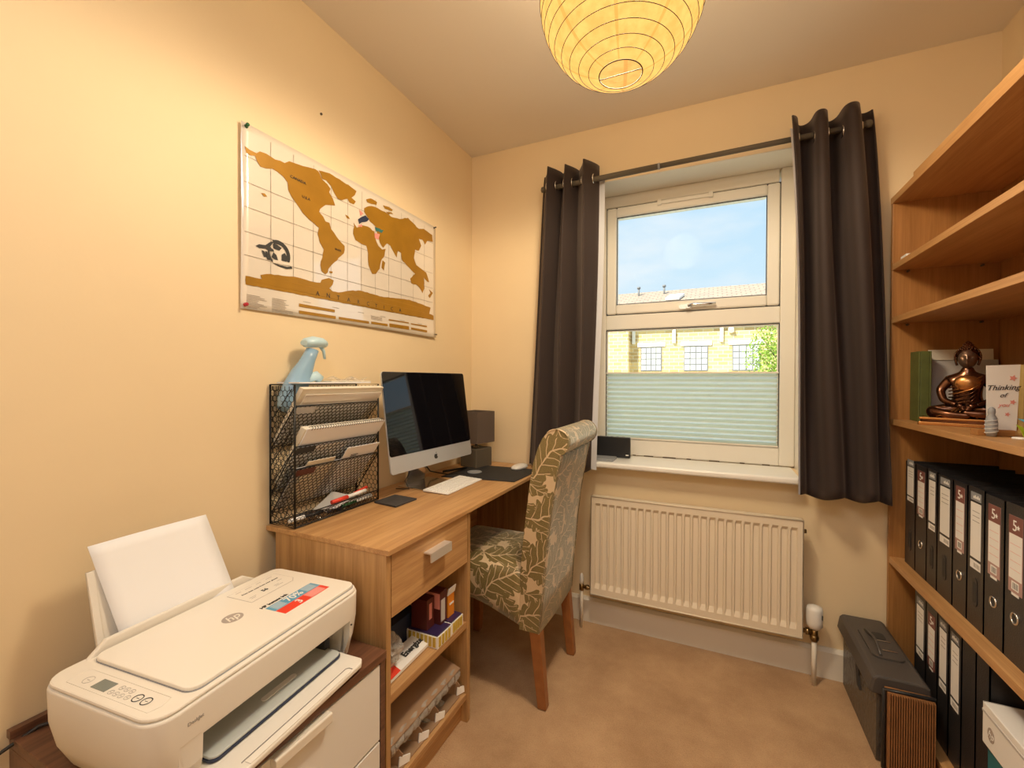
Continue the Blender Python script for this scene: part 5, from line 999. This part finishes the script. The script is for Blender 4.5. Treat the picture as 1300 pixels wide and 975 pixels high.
for v in b.bm.verts:
    c = v.co.copy(); k = 1.0
    x, y, z = c
    y2 = y
    if y < -.3:                                     # face plane: brow, nose, lips, chin
        nose = math.exp(-((x / .13) ** 2) - ((z + .12) / .30) ** 2) * .34
        eye = -(math.exp(-(((abs(x) - .36) / .17) ** 2) - ((z - .08) / .12) ** 2)) * .22
        brow = math.exp(-(((abs(x) - .36) / .28) ** 2) - ((z - .26) / .08) ** 2) * .14
        lips = math.exp(-((x / .24) ** 2) - ((z + .50) / .08) ** 2) * .18
        y2 = y - nose - eye - brow - lips
    v.co = (x * .0235 * (1 - .12 * max(0, -z)), y2 * .0255, z * .032)
    v.co += Vector((0, .000, .214))
b.mi('bronze face')
for f in b.bm.faces: f.smooth = True
hd_ = obj('head', b, st_, local=True, recalc=False)
b = B()
for i in range(170):                                # tight curls over the skull and the topknot
    z = 1 - 1.25 * (i + .5) / 170; r_ = math.sqrt(max(0, 1 - z * z)); t = i * 2.39996; x, y = r_ * math.cos(t), r_ * math.sin(t)
    if y < -.30 and z < .62: continue
    c = Vector((x * .0290, y * .0285 + .005, z * .036 + .217)); b.lathe([(.0001, -.0035), (.0034, 0), (.0001, .0035)], c, 'bronze', 6)
for i in range(26):
    z = (i + .5) / 26; r_ = math.sqrt(max(0, 1 - z * z)); t = i * 2.39996; b.lathe([(.0001, -.003), (.0032, 0), (.0001, .003)], (r_ * math.cos(t) * .0125, r_ * math.sin(t) * .0125 + .004, z * .020 + .246), 'bronze', 6)
b.lathe([(.026, -.012), (.0268, 0), (.024, .014), (.014, .028), (.012, .036), (.006, .046), (0, .050)], (0, .005, .220), 'bronze', 20)
obj('curled_hair', b, hd_, local=True)
for sx_ in (-1, 1): b = B(); b.tube([(sx_ * .0245, .004, .224), (sx_ * .0268, .004, .214), (sx_ * .0255, .004, .200), (sx_ * .023, .003, .192)], [.002, .0035, .0028, .0032], 'bronze', 8); obj('ear', b, hd_, local=True)
b = B()                                             # robe sash and folds
for k in range(6): b.tube([(.034 - .002 * k, -.030 - .002 * k, .158 - k * .012), (.010, -.036 - .001 * k, .142 - k * .013), (-.020, -.032, .128 - k * .012), (-.040, -.014, .120 - k * .010)], .0022, 'bronze gold' if k < 3 else 'bronze', 6)
for k in range(7): a = -.9 + k * .3; b.tube([(.0 + .02 * math.sin(a), -.044, .058), (.05 * math.sin(a), -.052, .042), (.085 * math.sin(a), -.050, .028)], .0022, 'bronze gold', 6)
obj('robe_folds', b, st_, local=True)
b = B(); bmesh.ops.create_icosphere(b.bm, subdivisions=3, radius=1); b.mi('bronze gold')
for v in b.bm.verts: v.co = Vector((v.co.x * .031, v.co.y * .016 - .0265, v.co.z * .026 + .135))
for f in b.bm.faces: f.smooth = True
obj('chest', b, st_, local=True, recalc=False)
# hands folded in the lap with fingers
for sx_ in (-1, 1):
    b = B(); b.tube([(sx_ * .022, -.040, .067), (sx_ * .006, -.050, .062)], [.0075, .0085], 'bronze', 8)
    for k in range(4): b.tube([(sx_ * .008, -.048 - .0015 * k, .064 - k * .0036), (-sx_ * .006, -.054 - .001 * k, .064 - k * .0034), (-sx_ * (.016 - .0015 * abs(k - 1)), -.053, .063 - k * .0032)], .0021, 'bronze', 6)
    b.tube([(sx_ * .012, -.047, .070), (sx_ * .004, -.051, .078), (0, -.052, .080)], .0024, 'bronze', 6); obj('hand', b, st_, local=True)
# greeting card on a little block
cd = thing('greeting_card', 'white flowery greeting card standing in a wooden block by the statue', 'card', (1.885, -.535, SZ), math.radians(3))
b = B(); b.box(-.043, .030, -.020, .012, 0, .016, 'beech x'); obj('wood_block', b, cd, local=True, bevel=.001)
b = B(); b.prism([(-.018, -.005, .014), (.040, -.005, .014), (.046, -.005, .185), (-.020, -.005, .183)], (0, .0015, 0), 'print white'); o = obj('card', b, cd, local=True)
text('card_text', 'Thinking', o, (.012, -.0056, .125), (1, 0, .05), (0, 0, 1), .019, 'print black', local=True, shear=.4)
text('card_text', 'of', o, (.012, -.0056, .105), (1, 0, .05), (0, 0, 1), .016, 'print black', local=True, shear=.4)
text('card_text', 'you', o, (.014, -.0056, .080), (1, 0, .05), (0, 0, 1), .014, 'print pink', local=True, shear=.4)
b = B()
for fx, fz, r_ in ((.032, .150, .0085), (.032, .088, .007), (.022, .056, .006)):
    for k in range(5): a = k * 2 * PI / 5; b.prism([(fx + r_ * math.cos(a), -.0054, fz + r_ * math.sin(a)), (fx + r_ * .5 * math.cos(a + .6), -.0054, fz + r_ * .5 * math.sin(a + .6)), (fx, -.0054, fz), (fx + r_ * .5 * math.cos(a - .6), -.0054, fz + r_ * .5 * math.sin(a - .6))], (0, -.0003, 0), 'print pink')
obj('printed_flowers', b, o, local=True)
gl_ = thing('striped_ornament', 'small grey striped ornament in front of the greeting card', 'ornament', (1.866, -.560, SZ))
b = B(); b.lathe([(.009, .0), (.0115, .015), (.012, .034), (.010, .048), (.006, .056), (.0075, .062), (.007, .070), (.003, .075), (0, .076)], (1.866, -.566, SZ), 'grey plastic', 20); gb2 = obj('ornament_body', b, gl_)
b = B(); [b.tube([(1.866 + .0125 * math.cos(s), -.566 + .0125 * math.sin(s), SZ + .012 + k * .010 + .003 * math.cos(s)) for s in [2 * PI * i / 20 for i in range(20)]], .0007, 'print white', 5, closed=True) for k in range(4)]; obj('white_stripe', b, gl_)
fo = thing('faceted_ornament', 'small faceted blue green and lime paper ornament at the picture edge', 'ornament', (1.925, -.600, SZ))
b = B(); b.lathe([(.016, 0), (.016, .004), (0, .005)], (1.900, -.612, SZ), 'print white', 20); obj('base_disc', b, fo)
A_ = [(-.020, 0, .050), (0, -.012, .035), (.022, 0, .045), (.004, 0, .012), (.040, -.008, .020), (.050, 0, .048)]; A_ = [(1.915 + x, -.607 + y, SZ + z) for x, y, z in A_]; bk = (1.930, -.585, SZ + .03)
b = B(); b.poly([A_[0], A_[1], bk], 'blue facet').poly([A_[0], A_[1], A_[2]], 'sky facet').poly([A_[1], A_[2], A_[4]], 'blue facet').poly([A_[1], A_[3], A_[4]], 'green facet').poly([A_[2], A_[4], A_[5]], 'sky facet').poly([A_[4], A_[5], bk], 'blue facet').poly([A_[0], A_[2], bk], 'blue facet').poly([A_[3], A_[4], bk], 'green facet'); obj('folded_facets', b, fo, recalc=False)
b = B(); b.prism([(1.890, -.614, SZ + .036), (1.899, -.614, SZ + .020), (1.905, -.612, SZ + .006), (1.908, -.612, SZ + .018), (1.902, -.613, SZ + .030)], (0, .002, 0), 'lime'); obj('lime_leaf', b, fo)
b = B(); b.box(1.965, 2.095, -.475, -.455, SZ, 1.225, 'gold box'); tag(obj('gold_box', b, bevel=.002), 'gold and grey card box standing behind the greeting card', 'box')

# ------------------------------------------------------------ sill radio dock
dkk = thing('speaker_dock', 'small black speaker panel with a flat base on the window sill', 'speaker', (.77, .07, .795))
b = B(); b.rbox(.688, .852, .055, .075, .800, .900, .005, 'black plastic', axis='y'); obj('speaker_panel', b, dkk, bevel=.002)
b = B(); b.rbox(.66, .79, -.045, .055, .7955, .806, .008, 'grey plastic'); obj('base_plate', b, dkk, bevel=.002)
b = B(); b.box(.832, .846, .0540, .0552, .812, .817, 'print white'); obj('brand_mark', b, dkk)
b = B(); [b.box(.70 + k * .028, .712 + k * .028, .06, .07, .900, .9025, 'grey plastic') for k in range(5)]; obj('top_buttons', b, dkk)

# ------------------------------------------------------------ storage box on the floor, ribbed concertina file in front of it
sx = thing('file_storage_box', 'dark grey plastic file box with handled lid beside the bookcase', 'storage box', (1.742, -.215, 0))
b = B()
def ringbox(b, x0, x1, y0, y1, z0, z1, t, m): b.box(x0, x0 + t, y0, y1, z0, z1, m).box(x1 - t, x1, y0, y1, z0, z1, m).box(x0 + t, x1 - t, y0, y0 + t, z0, z1, m).box(x0 + t, x1 - t, y1 - t, y1, z0, z1, m).box(x0 + t, x1 - t, y0 + t, y1 - t, z0, z0 + t, m)
ringbox(b, 1.682, 1.802, -.405, -.030, .002, .225, .003, 'smoked plastic'); obj('tub', b, sx, bevel=.004)
b = B(); lidp = [(1.662, .218), (1.670, .262), (1.680, .272), (1.798, .272), (1.808, .262), (1.812, .218), (1.804, .214), (1.670, .214)]
b.prism([(x, -.415, z) for x, z in lidp], (0, .395, 0), 'storage lid grey'); ld = obj('lid', b, sx, bevel=.006)
b = B(); b.rbox(1.700, 1.785, -.31, -.12, .272, .278, .02, 'storage lid grey', axis='z').tube([(1.722, -.135, .279), (1.728, -.20, .290), (1.728, -.235, .290), (1.722, -.30, .279)], .0045, 'storage lid grey', 8).rbox(1.735, 1.77, -.19, -.14, .278, .279, .012, 'print black', axis='z'); obj('lid_handle', b, ld)
b = B(); b.box(1.735, 1.775, -.206, -.203, .279, .283, 'chrome').box(1.735, 1.775, -.268, -.265, .279, .283, 'chrome'); obj('metal_glint_bar', b, ld)
b = B(); b.prism([(1.678, -.245, .215), (1.678, -.205, .215), (1.676, -.215, .160), (1.676, -.230, .125), (1.678, -.252, .120), (1.678, -.235, .16)], (.006, 0, 0), 'print black'); obj('latch', b, sx)
b = B()
for k in range(8): b.box(1.69 + k * .0135, 1.694 + k * .0135, -.39, -.05, .006, .195, 'card brown' if k % 2 else 'paper cream')
tag(obj('hanging_files', b, kind='stuff'), 'row of card files seen through the smoked file box', 'files')
rbx = thing('concertina_file', 'brown vertically ribbed concertina file at the near end of the file box', 'file', (1.748, -.435, 0))
b = B(); n_ = 19; x0, x1 = 1.697, 1.806; pts = [(x0, -.450)]
for k in range(n_): a = x0 + (x1 - x0) * k / n_; wv = (x1 - x0) / n_; pts += [(a + wv * .08, -.450), (a + wv * .25, -.459), (a + wv * .65, -.459), (a + wv * .82, -.450)]
pts += [(x1, -.452), (x1, -.418), (x0, -.418)]
b.prism([(x, y, .004) for x, y in pts], (0, 0, .243), 'rib brown'); obj('pleated_body', b, rbx)
b = B(); b.tube([(1.691, -.440, .010), (1.691, -.440, .250), (1.810, -.440, .252)], .006, 'black plastic', 8).tube([(1.691, -.440, .006), (1.810, -.440, .006)], .006, 'black plastic', 8); obj('edge_frame', b, rbx)
